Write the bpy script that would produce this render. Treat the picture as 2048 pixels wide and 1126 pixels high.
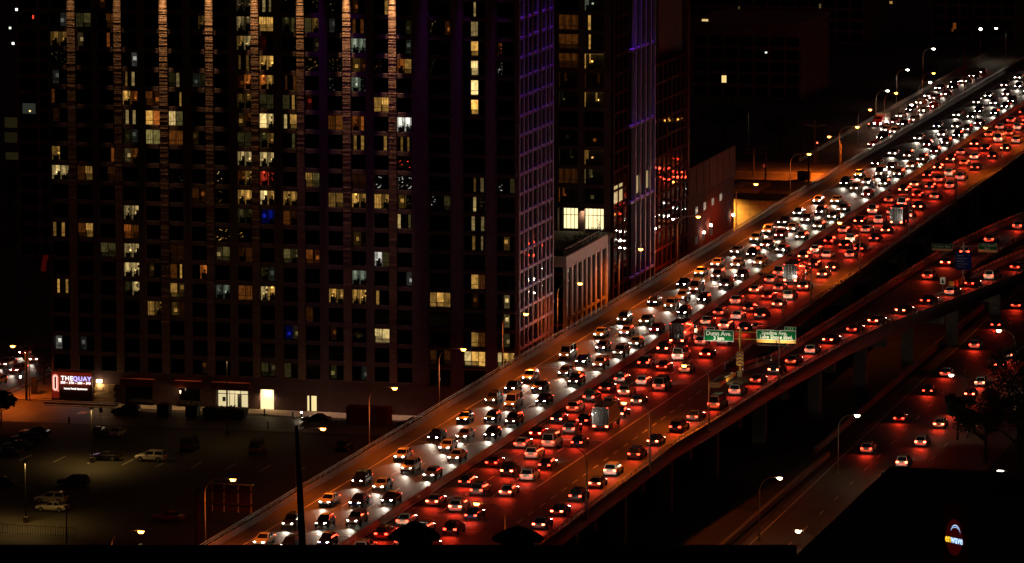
import bpy, math, random
from mathutils import Vector, Matrix
R = math.radians
rnd = random.Random(7)
for o in list(bpy.data.objects): bpy.data.objects.remove(o)
S = bpy.context.scene
C = S.collection

# ------------------------------------------------------------------ camera
FPX, PITCH, YAW, HC = 10200.0, R(7.89), R(14.41), 132.0
cd = bpy.data.cameras.new('camera'); cam = bpy.data.objects.new('camera', cd); C.objects.link(cam)
cam.location = (0, 0, HC); cam.rotation_euler = (R(90) - PITCH, 0, YAW)
cd.sensor_width = 36; cd.lens = FPX / 2048 * 36; cd.clip_start = 1; cd.clip_end = 6000
S.camera = cam
S.render.resolution_x, S.render.resolution_y = 1024, 563

# ------------------------------------------------------------------ night sky, moon, exposure
w = bpy.data.worlds.new('World'); S.world = w; w.use_nodes = True
nt = w.node_tree; bg = nt.nodes['Background']
sky = nt.nodes.new('ShaderNodeTexSky'); sky.sky_type = 'NISHITA'; sky.sun_disc = False
sky.sun_elevation = R(-4); sky.sun_rotation = R(200)
tint = nt.nodes.new('ShaderNodeMix'); tint.data_type = 'RGBA'; tint.blend_type = 'MIX'
tint.inputs[0].default_value = 0.9
tint.inputs[7].default_value = (0.030, 0.0080, 0.0085, 1)     # sodium-tinted city glow of the night sky
nt.links.new(sky.outputs[0], tint.inputs[6]); nt.links.new(tint.outputs[2], bg.inputs[0])
bg.inputs[1].default_value = 0.32
sd = bpy.data.lights.new('moon', 'SUN'); sd.energy = 0.004; sd.angle = R(0.5); sd.color = (1, .8, .75)
sun = bpy.data.objects.new('moon', sd); C.objects.link(sun); sun.rotation_euler = (R(50), 0, R(20))
S.view_settings.view_transform = 'Standard'; S.view_settings.look = 'None'
S.view_settings.exposure = 0; S.view_settings.gamma = 1

SODIUM = (1.0, 0.155, 0.010)
K_ROAD = 5600.0        # W, sodium lamps of the expressway

# ------------------------------------------------------------------ photo point -> place
FW = Vector((-math.sin(YAW) * math.cos(PITCH), math.cos(YAW) * math.cos(PITCH), -math.sin(PITCH)))
RT = Vector((math.cos(YAW), math.sin(YAW), 0)); UP = RT.cross(FW)
def ray(px, py): return FW + RT * ((px - 1024) / FPX) - UP * ((py - 563) / FPX)
def at(px, py, z=0.0):
    d = ray(px, py); t = (z - HC) / d.z; return Vector((d.x * t, d.y * t, z))
def atY(px, py, Y):
    d = ray(px, py); t = Y / d.y; return Vector((d.x * t, Y, HC + d.z * t))
def atX(px, py, X):
    d = ray(px, py); t = X / d.x; return Vector((X, d.y * t, HC + d.z * t))

# ------------------------------------------------------------------ materials
M = {}
def mat(name, col, rough=.7, metal=0., var=0., scale=1., bump=0., bscale=None, stretch=(1, 1, 1), spec=.5, coat=0.):
    if name in M: return M[name]
    m = bpy.data.materials.new(name); m.use_nodes = True; n = m.node_tree; b = n.nodes['Principled BSDF']
    b.inputs['Base Color'].default_value = (*col, 1); b.inputs['Roughness'].default_value = rough
    b.inputs['Metallic'].default_value = metal; b.inputs['Specular IOR Level'].default_value = spec
    if coat: b.inputs['Coat Weight'].default_value = coat
    if var or bump:
        tc = n.nodes.new('ShaderNodeTexCoord'); mp = n.nodes.new('ShaderNodeMapping')
        mp.inputs['Scale'].default_value = stretch; n.links.new(tc.outputs['Object'], mp.inputs[0])
    if var:
        t = n.nodes.new('ShaderNodeTexNoise'); t.inputs['Scale'].default_value = scale; t.inputs['Detail'].default_value = 8
        t.inputs['Roughness'].default_value = .65
        n.links.new(mp.outputs[0], t.inputs['Vector'])
        r = n.nodes.new('ShaderNodeValToRGB'); r.color_ramp.elements[0].position = .3; r.color_ramp.elements[1].position = .72
        r.color_ramp.elements[0].color = (*[c * (1 - var) for c in col], 1); r.color_ramp.elements[1].color = (*[min(1, c * (1 + var)) for c in col], 1)
        n.links.new(t.outputs[0], r.inputs[0]); n.links.new(r.outputs[0], b.inputs['Base Color'])
        rr = n.nodes.new('ShaderNodeMapRange'); rr.inputs[3].default_value = max(0, rough - .12); rr.inputs[4].default_value = min(1, rough + .12)
        n.links.new(t.outputs[0], rr.inputs[0]); n.links.new(rr.outputs[0], b.inputs['Roughness'])
    if bump:
        t2 = n.nodes.new('ShaderNodeTexNoise'); t2.inputs['Scale'].default_value = bscale or scale * 4; t2.inputs['Detail'].default_value = 5
        n.links.new(mp.outputs[0], t2.inputs['Vector'])
        bp = n.nodes.new('ShaderNodeBump'); bp.inputs['Strength'].default_value = bump; bp.inputs['Distance'].default_value = .05
        n.links.new(t2.outputs[0], bp.inputs['Height']); n.links.new(bp.outputs[0], b.inputs['Normal'])
    M[name] = m; return m
def emi(name, col, s, sample='NONE'):
    if name in M: return M[name]
    m = bpy.data.materials.new(name); m.use_nodes = True; b = m.node_tree.nodes['Principled BSDF']
    b.inputs['Base Color'].default_value = (.02, .02, .02, 1); b.inputs['Roughness'].default_value = .4
    b.inputs['Emission Color'].default_value = (*col, 1); b.inputs['Emission Strength'].default_value = s
    m.cycles.emission_sampling = sample
    M[name] = m; return m
def glass_mat(name, tint=(.006, .007, .009), rough=.03, wav=.15, wscale=.6):
    m = mat(name, tint, rough, 0, spec=.6)
    n = m.node_tree; b = n.nodes['Principled BSDF']
    tc = n.nodes.new('ShaderNodeTexCoord'); t = n.nodes.new('ShaderNodeTexNoise'); t.inputs['Scale'].default_value = wscale
    n.links.new(tc.outputs['Object'], t.inputs['Vector'])
    bp = n.nodes.new('ShaderNodeBump'); bp.inputs['Strength'].default_value = wav; bp.inputs['Distance'].default_value = .05
    n.links.new(t.outputs[0], bp.inputs['Height']); n.links.new(bp.outputs[0], b.inputs['Normal'])
    return m
def clear_glass():
    m = bpy.data.materials.new('clear_glass'); m.use_nodes = True; n = m.node_tree; n.nodes.remove(n.nodes['Principled BSDF'])
    tr = n.nodes.new('ShaderNodeBsdfTransparent'); tr.inputs[0].default_value = (.93, .93, .9, 1)
    gl = n.nodes.new('ShaderNodeBsdfGlossy'); gl.inputs['Roughness'].default_value = .04
    mx = n.nodes.new('ShaderNodeMixShader'); mx.inputs[0].default_value = .07
    n.links.new(tr.outputs[0], mx.inputs[1]); n.links.new(gl.outputs[0], mx.inputs[2]); n.links.new(mx.outputs[0], n.nodes['Material Output'].inputs[0])
    M['clear_glass'] = m
clear_glass()
mat('asphalt', (.066, .055, .048), .62, 0, .6, .55, .5, 22, (1, .10, 1))
mat('asphalt_worn', (.078, .068, .056), .65, 0, .55, .3, .35, 26, (1, .25, 1))
mat('lot_asphalt', (.030, .026, .016), .75, 0, .45, .12, .35, 20)
mat('ground', (.022, .018, .015), .9, 0, .5, .03, .4, 3)
mat('concrete', (.15, .125, .105), .8, 0, .3, .5, .3, 9)
mat('concrete_dark', (.15, .13, .115), .85, 0, .4, .35, .3, 8)
mat('median_concrete', (.24, .25, .19), .75, 0, .35, .6, .3, 8, (1, .2, 1))
mat('paving', (.20, .17, .13), .8, 0, .3, .8, .3, 8)
mat('steel', (.22, .21, .20), .45, .6, .2, 3)
mat('galvanised', (.45, .42, .38), .42, .7, .2, 5)
mat('pole_paint', (.30, .27, .24), .4, .5, .2, 2)
mat('dark_metal', (.025, .025, .027), .5, .4, .2, 3)
mat('black', (.008, .008, .009), .7, 0, .3, 2)
mat('roof_membrane', (.006, .006, .007), .95, 0, .3, .4)
mat('line_paint', (.78, .72, .62), .6, 0, .35, 2)
mat('yellow_paint', (.60, .36, .06), .6, 0, .3, 2)
mat('girder', (.030, .030, .055), .5, .3, .3, .8)
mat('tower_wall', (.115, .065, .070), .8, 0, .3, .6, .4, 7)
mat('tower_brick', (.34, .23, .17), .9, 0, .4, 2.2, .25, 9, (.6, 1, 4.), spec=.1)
mat('frame_dark', (.020, .018, .019), .45, .3, .2, 3)
mat('purple_panel', (.30, .24, .31), .55, .1, .25, 1.2)
mat('white_panel', (.62, .55, .50), .55, 0, .2, .8, .2, 6)
mat('red_brick', (.13, .028, .014), .9, 0, .4, 1.5, .5, 10, spec=.05)
mat('beige_block', (.46, .34, .20), .85, 0, .25, .8, .4, 8)
mat('dark_building', (.22, .10, .085), .9, 0, .4, .2)
mat('bark', (.035, .025, .018), .9, 0, .4, 4, .5, 9)
mat('leaf_dark', (.030, .045, .016), .7, 0, .5, 1.3)
mat('leaf_olive', (.07, .075, .022), .7, 0, .5, 1.3)
mat('rubber', (.012, .012, .012), .8)
mat('rim', (.35, .34, .32), .35, .8)
mat('sign_green', (.001, .12, .030), .6, 0, .15, 2, spec=.08)
mat('sign_blue', (.004, .012, .17), .6, 0, .15, 2, spec=.08)
mat('sign_yellow', (.75, .34, .03), .45, 0, .1, 2)
mat('sign_white', (.80, .76, .66), .5)
mat('sign_black', (.01, .01, .01), .5)
mat('sign_back', (.016, .008, .006), .8, .0, .3, 1.2, .2, 5, spec=.03)
mat('rust_panel', (.19, .045, .016), .85, 0, .45, .7, .4, 6, (1, 1, .2), spec=.05)
mat('debris', (.30, .24, .20), .9, 0, .6, 3, .5, 6)
mat('skip_paint', (.022, .022, .026), .55, .3, .4, 1.5, .3, 6)
mat('red_paint', (.45, .02, .015), .4, 0, .15, 2)
mat('car_black', (.010, .011, .013), .22, .3, coat=1.)
mat('car_charcoal', (.05, .052, .056), .25, .6, coat=1.)
mat('car_white', (.72, .70, .64), .28, 0, coat=1.)
mat('car_silver', (.58, .54, .42), .28, .15, coat=1.)
mat('car_red', (.30, .015, .012), .28, .2, coat=1.)
mat('car_blue', (.02, .035, .09), .25, .4, coat=1.)
mat('car_grey', (.20, .20, .20), .27, .5, coat=1.)
glass_mat('dark_glass'); glass_mat('car_glass', (.01, .011, .012), .05, .0)
emi('sodium_lens', (1, .36, .05), 22); emi('led_lens', (1, .80, .45), 40); emi('led_white', (1, .93, .8), 40)
emi('head_lens', (1, .90, .72), 60); emi('tail_lens', (1, .03, .012), 16); emi('brake_lens', (1, .08, .03), 34); emi('turn_lens', (1, .4, .05), 12)
emi('tiny_white', (1, .95, .85), 8); emi('tiny_warm', (1, .7, .35), 6); emi('signal_red', (1, .06, .03), 18)
emi('reflector', (1, .9, .75), 1.1)  # glow put into the reflectors in place of returned headlight

# ------------------------------------------------------------------ mesh helpers
def wl(o):
    v = Vector((0, 0, 0))
    while o: v = v + o.location; o = o.parent
    return v
class MB:
    def __init__(s): s.v = []; s.f = []; s.m = []
    def quad(s, *p, mi=0):
        i = len(s.v); s.v += [tuple(q) for q in p]; s.f.append(tuple(range(i, i + len(p)))); s.m.append(mi); return s
    def box(s, x0, x1, y0, y1, z0, z1, mi=0):
        i = len(s.v); s.v += [(x0,y0,z0),(x1,y0,z0),(x1,y1,z0),(x0,y1,z0),(x0,y0,z1),(x1,y0,z1),(x1,y1,z1),(x0,y1,z1)]
        for q in ((0,3,2,1),(4,5,6,7),(0,1,5,4),(1,2,6,5),(2,3,7,6),(3,0,4,7)): s.f.append(tuple(i + k for k in q)); s.m.append(mi)
        return s
    def bar(s, a, b, w, h=None, mi=0):
        a, b = Vector(a), Vector(b); d = (b - a).normalized(); h = h or w
        u = d.cross(Vector((0, 0, 1))); u = Vector((1, 0, 0)) if u.length < 1e-4 else u.normalized(); n = u.cross(d)
        i = len(s.v)
        for p in (a, b):
            for (q, r) in ((-1,-1),(1,-1),(1,1),(-1,1)): s.v.append(tuple(p + u * q * w / 2 + n * r * h / 2))
        for q in ((0,3,2,1),(4,5,6,7),(0,1,5,4),(1,2,6,5),(2,3,7,6),(3,0,4,7)): s.f.append(tuple(i + k for k in q)); s.m.append(mi)
        return s
    def loft(s, rings, mi=0, caps=True):
        i = len(s.v); n = len(rings[0])
        for r in rings: s.v += [tuple(p) for p in r]
        for a in range(len(rings) - 1):
            for k in range(n):
                s.f.append((i+a*n+k, i+a*n+(k+1) % n, i+(a+1)*n+(k+1) % n, i+(a+1)*n+k)); s.m.append(mi)
        if caps:
            s.f.append(tuple(i + k for k in reversed(range(n)))); s.m.append(mi)
            s.f.append(tuple(i + (len(rings)-1)*n + k for k in range(n))); s.m.append(mi)
        return s
    def tube(s, pts, rads, n=8, mi=0):
        pts = [Vector(p) for p in pts]; rings = []
        if not hasattr(rads, '__len__'): rads = [rads] * len(pts)
        ref = Vector((.37, .91, .11))
        for k, p in enumerate(pts):
            d = (pts[min(k+1, len(pts)-1)] - pts[max(k-1, 0)]).normalized()
            u = d.cross(ref).normalized(); q = d.cross(u)
            rings.append([p + (u * math.cos(6.28318*j/n) + q * math.sin(6.28318*j/n)) * rads[k] for j in range(n)])
        return s.loft(rings, mi)
    def cyl(s, c, r0, r1, z0, z1, n=12, mi=0):
        return s.loft([[(c[0]+r*math.cos(6.28318*j/n), c[1]+r*math.sin(6.28318*j/n), z) for j in range(n)] for r, z in ((r0, z0), (r1, z1))], mi)
    def cylx(s, c, r, x0, x1, n=14, mi=0):
        return s.loft([[(x, c[0]+r*math.cos(6.28318*j/n), c[1]+r*math.sin(6.28318*j/n)) for j in range(n)] for x in (x0, x1)], mi)
    def mesh(s, name, mats, smooth=False, off=(0, 0, 0)):
        me = bpy.data.meshes.new(name); ox, oy, oz = off
        me.from_pydata([(x-ox, y-oy, z-oz) for x, y, z in s.v], [], s.f)
        for m in (mats if isinstance(mats, (list, tuple)) else [mats]): me.materials.append(M[m] if isinstance(m, str) else m)
        me.polygons.foreach_set('material_index', s.m)
        if smooth: me.polygons.foreach_set('use_smooth', [True] * len(s.f))
        me.update(); return me
    def build(s, name, mats, parent=None, smooth=False):
        off = wl(parent) if parent else (0, 0, 0)
        o = bpy.data.objects.new(name, s.mesh(name, mats, smooth, off)); C.objects.link(o); o.parent = parent; return o
def tag(o, label, cat, group=None):
    o['label'] = label; o['category'] = cat
    if group: o['group'] = group
    return o
def thing(name, label, cat, loc, group=None, rz=0):
    o = bpy.data.objects.new(name, None); C.objects.link(o); o.location = loc; o.rotation_euler = (0, 0, rz); o.empty_display_size = .5
    return tag(o, label, cat, group)
def struct(o): o['kind'] = 'structure'; return o
def obj(name, me, parent, loc=(0, 0, 0), rot=None):
    o = bpy.data.objects.new(name, me); C.objects.link(o); o.parent = parent; o.location = loc
    if rot: o.rotation_euler = rot
    return o
def copy_tree(o, parent=None):
    c = o.copy(); C.objects.link(c); c.parent = parent
    for ch in o.children: copy_tree(ch, c)
    return c
def light(name, kind, parent, loc, energy, color, size=.15, rot=None, spot=None, blend=1., **kw):
    d = bpy.data.lights.new(name, kind); d.energy = energy; d.color = color
    if kind == 'AREA': d.size = size; d.shape = kw.get('shape', 'SQUARE'); d.size_y = kw.get('size_y', size)
    else: d.shadow_soft_size = size
    if kind == 'SPOT': d.spot_size = spot; d.spot_blend = blend
    return obj(name, d, parent, loc, rot)
def text(name, s, size, m, parent, loc, rot=(R(90), 0, 0), align='CENTER', extr=.012, sx=1.0, spacing=1.0, bold=0.):
    c = bpy.data.curves.new('lettering', 'FONT'); c.body = s; c.size = size; c.align_x = align; c.align_y = 'CENTER'; c.extrude = extr
    c.space_character = spacing; c.resolution_u = 3; c.offset = bold
    t = bpy.data.objects.new('tmp', c); C.objects.link(t); bpy.context.view_layer.update()
    me = bpy.data.meshes.new_from_object(t.evaluated_get(bpy.context.evaluated_depsgraph_get()))
    bpy.data.objects.remove(t); me.name = name; me.materials.clear(); me.materials.append(M[m] if isinstance(m, str) else m)
    o = obj(name, me, parent, loc, rot); o.scale = (sx, 1, 1); return o

# ------------------------------------------------------------------ the setting
DZ = 11.0                                             # deck height
struct(MB().quad((-1500, -200, 0), (1500, -200, 0), (1500, 3500, 0), (-1500, 3500, 0)).build('ground', 'ground'))
def sheet(name, pts, z, m): return struct(MB().quad(*[(x, y, z) for x, y in pts]).build(name, m))
lot = sheet('parking_lot', [(-262, 560), (-194, 560), (-194, 747), (-268, 747)], .004, 'lot_asphalt')
drive = sheet('access_road', [(-283, 747.2), (-194, 750), (-194, 760.4), (-236, 762), (-274, 767), (-283, 772)], .008, 'asphalt')
lst = sheet('side_street', [(-304, 700), (-283, 700), (-283, 1100), (-304, 1100)], .006, 'asphalt')
lst2 = sheet('boulevard', [(-345, 820), (-304.2, 840), (-304.2, 920), (-345, 950)], .006, 'asphalt')
lake = sheet('lakeside_road', [(-139.5, 560), (-116, 560), (-121, 1100), (-146, 1100)], .006, 'asphalt')
ust = sheet('uphill_street', [(-222, 1130), (-203, 1130), (-205, 1450), (-226, 1450)], .006, 'asphalt_worn')
crs = sheet('crossing_road', [(-320, 1072), (-196, 1072), (-196, 1128), (-320, 1128)], .006, 'asphalt_worn')
yard = sheet('yard', [(-215, 940), (-196, 940), (-196, 1071), (-215, 1071)], .005, 'paving')
sw = MB(); P = [(-282.5, 776), (-273.5, 768.2), (-236, 763.2), (-196, 761.6), (-196, 767.9), (-273.9, 767.95), (-276, 790), (-282.5, 790)]
sw = MB().box(-273.8, -236, 763.6, 767.9, 0, .13).box(-236, -197, 762.6, 767.9, 0, .13).box(-282.5, -274.2, 768, 900, 0, .13)
struct(sw.build('pavement', 'paving'))
lm = MB()
for k in range(24): lm.box(-133.45 - k*.14, -133.3 - k*.14, 566 + k*12.2, 569 + k*12.2, .012, .016)
for k in range(24): lm.box(-125.45 - k*.12, -125.3 - k*.12, 566 + k*12.2, 569 + k*12.2, .012, .016)
o = lm.build('lane_marking', 'line_paint', lake)
lm = MB().quad((-138.6, 560, .013), (-138.45, 560, .013), (-144.7, 1100, .013), (-144.85, 1100, .013)); lm.build('edge_line', 'line_paint', lake)
lm = MB()
for k in range(16): lm.box(-293.6, -293.4, 702 + k*12, 706 + k*12, .012, .016)
lm.box(-284, -283.85, 760, 900, .012, .016); lm.build('lane_marking', 'line_paint', lst)
lm = MB()
for (x, y) in ((-262, 755), (-255, 754.3), (-248, 753.8)): lm.box(x, x + 3, y, y + .15, .013, .017)
lm.box(-266, -264.6, 757, 759.6, .013, .017); lm.build('lane_marking', 'line_paint', drive)
lm = MB()
for k in range(12): lm.box(-260 + k*5.4, -259.88 + k*5.4, 714, 719.5, .009, .013)
lm.build('bay_line', 'line_paint', lot)
MB().box(-320, -196, 1096, 1096.2, .012, .016).box(-320, -196, 1108, 1108.3, .012, .016).build('lane_marking', 'line_paint', crs)
kb = MB()
for k in range(20): kb.box(-223.4, -223.0, 1131 + k*16, 1146.8 + k*16, 0, .9)
struct(kb.build('street_wall', 'concrete_dark'))
struct(MB().box(-143.2, -142.6, 640, 748, 0, .75).build('roadside_barrier', 'concrete'))
struct(MB().box(-145.5, -145.0, 750, 1000, 0, 1.1).build('retaining_wall', 'concrete_dark'))

# ------------------------------------------------------------------ elevated expressway
XL, XM, XR = -193.2, -177.0, -160.8
Y0, Y1 = 560.0, 1340.0
ew = bpy.data.objects.new('elevated_expressway', None); C.objects.link(ew); ew.location = ((XL+XR)/2, 760, DZ); struct(ew)
def poly(pts, Y):
    for (a, b) in zip(pts, pts[1:]):
        if a[1] <= Y <= b[1]: t = (Y - a[1]) / (b[1] - a[1]); return a[0] + (b[0] - a[0]) * t
    return pts[0][0] if Y < pts[0][1] else pts[-1][0]
RE = [(-152.8, 560), (-152.8, 690), (-151.9, 705), (-150.2, 745), (-147.2, 788), (-145.0, 806), (-141.6, 826), (-137.3, 850), (-132.8, 876), (-124, 925), (-112, 975)]
LE = [(-160.8, 560), (-160.8, 748), (-158.2, 757), (-155.6, 768), (-154.4, 800), (-153.2, 838), (-151.8, 884), (-150.6, 908), (-147.2, 940), (-143, 968), (-134, 1010)]
UR = [(-142.4, 857), (-141.6, 894), (-139.6, 925), (-136, 950), (-126, 985), (-120, 1010)]
LL = [(-142.4, 857), (-138.6, 890), (-131, 930), (-118, 975)]
def slab(name, left, right, ya, yb, z, th, m, step=6.):
    n = max(1, int((yb - ya) / step)); ys = [ya + (yb - ya) * k / n for k in range(n + 1)]
    rings = [[(poly(left, y), y, z), (poly(right, y), y, z), (poly(right, y), y, z - th), (poly(left, y), y, z - th)] for y in ys]
    return MB().loft(rings).build(name, m, ew)
MB().box(XL, XR, Y0, Y1, DZ - .55, DZ).build('road_surface', 'asphalt', ew)
slab('road_surface', LE, RE, Y0, 857, DZ, .55, 'asphalt_worn')
slab('road_surface', LE, UR, 857, 1010, DZ, .55, 'asphalt_worn')
slab('road_surface', LL, RE, 857, 975, DZ, .55, 'asphalt_worn')
def wall_path(name, path, ya, yb, w, h, m, side, zb=DZ, step=6.):
    n = max(1, int((yb - ya) / step)); ys = [ya + (yb - ya) * k / n for k in range(n + 1)]
    rings = [[(poly(path, y), y, zb), (poly(path, y) + side * w, y, zb), (poly(path, y) + side * w * .8, y, zb + h), (poly(path, y) + side * w*.2, y, zb + h)] for y in ys]
    if side < 0: rings = [list(reversed(r)) for r in rings]
    return MB().loft(rings).build(name, m, ew)
def rail_path(path, ya, yb, side, zb, step=2.5, dots=True):
    r = MB(); d = MB(); n = int((yb - ya) / step); ys = [ya + (yb - ya) * k / n for k in range(n + 1)]
    for k, y in enumerate(ys):
        x = poly(path, y) + side * .22
        r.box(x - .05, x + .05, y - .05, y + .05, zb, zb + .62)
        if dots and k % 2 == 0: d.box(x - .045, x + .045, y - .09, y - .055, zb - .36, zb - .26)
        if k:
            xp = poly(path, ys[k-1]) + side * .22
            for z in (zb + .34, zb + .62): r.bar((xp, ys[k-1], z), (x, y, z), .09)
    r.build('railing', 'steel', ew)
    if dots: d.build('reflector', 'reflector', ew)
ST = lambda x: [(x, 0), (x, 5000)]
wall_path('parapet', ST(XL), Y0, Y1, .42, .75, 'concrete', 1)
rail_path(ST(XL), Y0, Y1, 1, DZ + .75, dots=False)
wall_path('parapet', ST(XR), 758, Y1, .42, .65, 'concrete', -1)
rail_path(ST(XR), 758, Y1, -1, DZ + .65, dots=False)
wall_path('parapet', LE, 757, 1010, .40, .7, 'concrete', 1); rail_path(LE, 757, 1008, 1, DZ + .7)
wall_path('parapet', RE, Y0, 975, .40, .55, 'concrete_dark', -1); rail_path(RE, Y0, 973, -1, DZ + .55)
wall_path('parapet', UR, 868, 1010, .4, .7, 'concrete', -1); rail_path(UR, 868, 1008, -1, DZ + .7, dots=False)
wall_path('parapet', LL, 868, 975, .4, .7, 'concrete', 1); rail_path(LL, 868, 973, 1, DZ + .7, dots=False)
# median: precast barrier units with open joints
unit = MB().loft([[(-.40, y, 0), (.40, y, 0), (.36, y, .18), (.14, y, .42), (.11, y, .95), (-.11, y, .95), (-.14, y, .42), (-.36, y, .18)][::-1] for y in (-2.97, 2.97)]).mesh('barrier_unit', 'median_concrete')
for k in range(int((Y1 - Y0) / 6)): obj('barrier_unit', unit, ew, (XM - ew.location.x, Y0 + 3 + 6*k - ew.location.y, 0.002))
# markings
def dashes(x, ya, yb, name='lane_marking', L=3., gap=9., w=.16):
    m = MB(); y = ya
    while y < yb: m.box(x - w/2, x + w/2, y, y + L, DZ + .004, DZ + .009); y += L + gap
    m.build(name, 'line_paint', ew)
for x in (-185.45, -181.75): dashes(x, Y0, Y1)
for x in (-171.85, -168.15): dashes(x, Y0, Y1)
dashes(-160.2, Y0, 735, L=3, gap=3)
MB().box(-189.95, -189.8, Y0, Y1, DZ + .004, DZ + .008).build('edge_line', 'line_paint', ew)
MB().box(-178.1, -177.95, Y0, Y1, DZ + .004, DZ + .008).build('edge_line', 'yellow_paint', ew)
MB().box(-176.0, -175.85, Y0, Y1, DZ + .004, DZ + .008).build('edge_line', 'yellow_paint', ew)
MB().quad((-164.3, 650, DZ+.006), (-164.1, 650, DZ+.006), (-162.2, 800, DZ+.006), (-162.4, 800, DZ+.006)).quad((-162.4, 800.1, DZ+.006), (-162.2, 800.1, DZ+.006), (-162.2, Y1, DZ+.006), (-162.4, Y1, DZ+.006)).build('edge_line', 'line_paint', ew)
m = MB()
for k in range(44):
    ya = 690 + k*6; x = poly(RE, ya) - 1.3; x2 = poly(RE, ya + 6) - 1.3
    m.quad((x - .08, ya, DZ+.006), (x + .08, ya, DZ+.006), (x2 + .08, ya + 6, DZ+.006), (x2 - .08, ya + 6, DZ+.006))
m.build('edge_line', 'line_paint', ew)
MB().quad((-153.3, 800, DZ+.006), (-153.1, 800, DZ+.006), (-142.6, 852, DZ+.006), (-142.8, 852, DZ+.006)).build('gore_line', 'line_paint', ew)
for y in (612, 683, 753, 848, 933, 1003, 1090, 1180):
    MB().box(-189.4, -178.4, y, y + .32, DZ + .010, DZ + .022).build('expansion_joint', 'galvanised', ew)
    MB().box(-175.6, -162.6, y + 7, y + 7.3, DZ + .010, DZ + .022).build('expansion_joint', 'steel', ew)
# lane arrows painted on the carriageway
def arrow(x, y):
    m = MB(); z = DZ + .011
    m.quad((x-.08, y, z), (x+.08, y, z), (x+.08, y+2.4, z), (x-.08, y+2.4, z)); m.quad((x-.45, y+.1, z+.001), (x, y-1.3, z+.001), (x+.45, y+.1, z+.001)); m.build('lane_arrow', 'yellow_paint', ew)
for p in ((-183.6, 664), (-187.3, 672), (-183.6, 742), (-183.6, 870)): arrow(*p)
# substructure
g = MB()
for x in (-192.2, -187, -181.5, -172.5, -167, -161.8): g.box(x - .25, x + .25, Y0, Y1, DZ - 2.0, DZ - .552)
g.build('girder', 'girder', ew)
for (path, sgn, ya, yb) in ((RE, -1, Y0, 975), (LE, 1, 760, 1008)):
    n = int((yb - ya) / 8); ys = [ya + (yb-ya)*k/n for k in range(n + 1)]
    rings = [[(poly(path, y) + sgn*.6, y, DZ - .552), (poly(path, y) + sgn*1.0, y, DZ - .552), (poly(path, y) + sgn*1.0, y, DZ - 1.9), (poly(path, y) + sgn*.6, y, DZ - 1.9)] for y in ys]
    MB().loft(rings).build('girder', 'girder', ew)
for k in range(26):
    y = 575 + 28*k
    MB().box(XL + .8, XR - .6, y - .8, y + .8, DZ - 3.4, DZ - 2.0).build('pier_cap', 'concrete_dark', ew)
    for x in (-189.5, -177, -165.5): MB().box(x - .9, x + .9, y - .7, y + .7, 0, DZ - 3.4).build('pier_column', 'concrete_dark', ew)
for k in range(12):
    y = 585 + 28*k; xr = poly(RE, y); xl = max(poly(LE, y), XR)
    MB().box(xl + .9, xr - .5, y - .8, y + .8, DZ - 3.3, DZ - 1.92).build('pier_cap', 'concrete_dark', ew)
    MB().box((xl+xr)/2 - 1.0, (xl+xr)/2 + 1.0, y - .7, y + .7, 0, DZ - 3.3).build('pier_column', 'concrete_dark', ew)

# ------------------------------------------------------------------ main apartment tower
TY, TXL, TXR = 768.0, -273.9, -196.6
ZR = lambda r: 35.3 - (r - 9) * 3.067           # top of window row r
TT = 92.0
tw = thing('apartment_tower', 'tall dark brick apartment tower with lamp-washed brick strips down its front', 'building', (-235, TY, 0))
cols = [(100,135),(152,183),(197,228),(244,275),(290,319),(336,365),(381,411),(427,457),(473,502),(518,547),(564,593),(609,638),(655,685),(702,731),(747,777),(793,823),(858,900),(927,970),(994,1033)]
CX = [(atY(a, 200, TY).x, atY(b, 200, TY).x) for a, b in cols]; CX[0] = (TXL + .35, CX[0][1]); CX[18] = (CX[18][0], TXR - .3)
WH = 2.38
MB().box(TXL + .05, TXR - .05, TY + 1.35, TY + 22.5, 0, TT).build('core_wall', 'black', tw)
LITP = {0: .40, 2: .55, 4: 1.45, 6: 1.15, 8: 1.0, 10: .9, 12: 1.7, 14: 2.1}
def rough_pilaster(x0, x1, z0, z1, y):
    m = MB(); z = z0; n = 3
    prev = None; r2 = random.Random(int(x0 * 10))
    while z < z1:
        h = r2.uniform(.09, .15); d = [dd + r2.uniform(0, .0035) for dd in [r2.uniform(0, .010) + (.010 if r2.random() < .2 else 0)] for _ in range(n)]
        for k in range(n):
            a = x0 + (x1 - x0) * k / n; b = x0 + (x1 - x0) * (k + 1) / n
            yy = y - d[k]
            m.quad((a, yy, z), (b, yy, z), (b, yy, z + h), (a, yy, z + h))
            m.quad((a, yy, z + h), (b, yy, z + h), (b, y + .1, z + h), (a, y + .1, z + h))
            m.quad((a, y + .1, z), (b, y + .1, z), (b, yy, z), (a, yy, z))
        z += h
    m.box(x0, x1, y + .1, y + 1.3, z0, z1)
    return m
for k in range(18):
    a, b = CX[k][1], CX[k+1][0]
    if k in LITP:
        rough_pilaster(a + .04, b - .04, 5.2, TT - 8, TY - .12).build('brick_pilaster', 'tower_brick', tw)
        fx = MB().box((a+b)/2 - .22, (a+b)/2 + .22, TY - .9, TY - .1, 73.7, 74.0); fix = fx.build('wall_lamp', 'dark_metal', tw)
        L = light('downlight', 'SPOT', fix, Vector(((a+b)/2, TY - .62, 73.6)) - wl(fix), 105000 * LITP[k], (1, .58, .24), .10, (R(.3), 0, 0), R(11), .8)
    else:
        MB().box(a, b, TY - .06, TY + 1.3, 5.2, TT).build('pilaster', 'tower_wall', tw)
MB().box(TXL, TXL + .35, TY - .06, TY + 1.3, 5.2, TT).build('pilaster', 'tower_wall', tw)
MB().box(TXR - .3, TXR, TY - .06, TY + 1.3, 5.2, TT).build('pilaster', 'tower_wall', tw)
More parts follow.
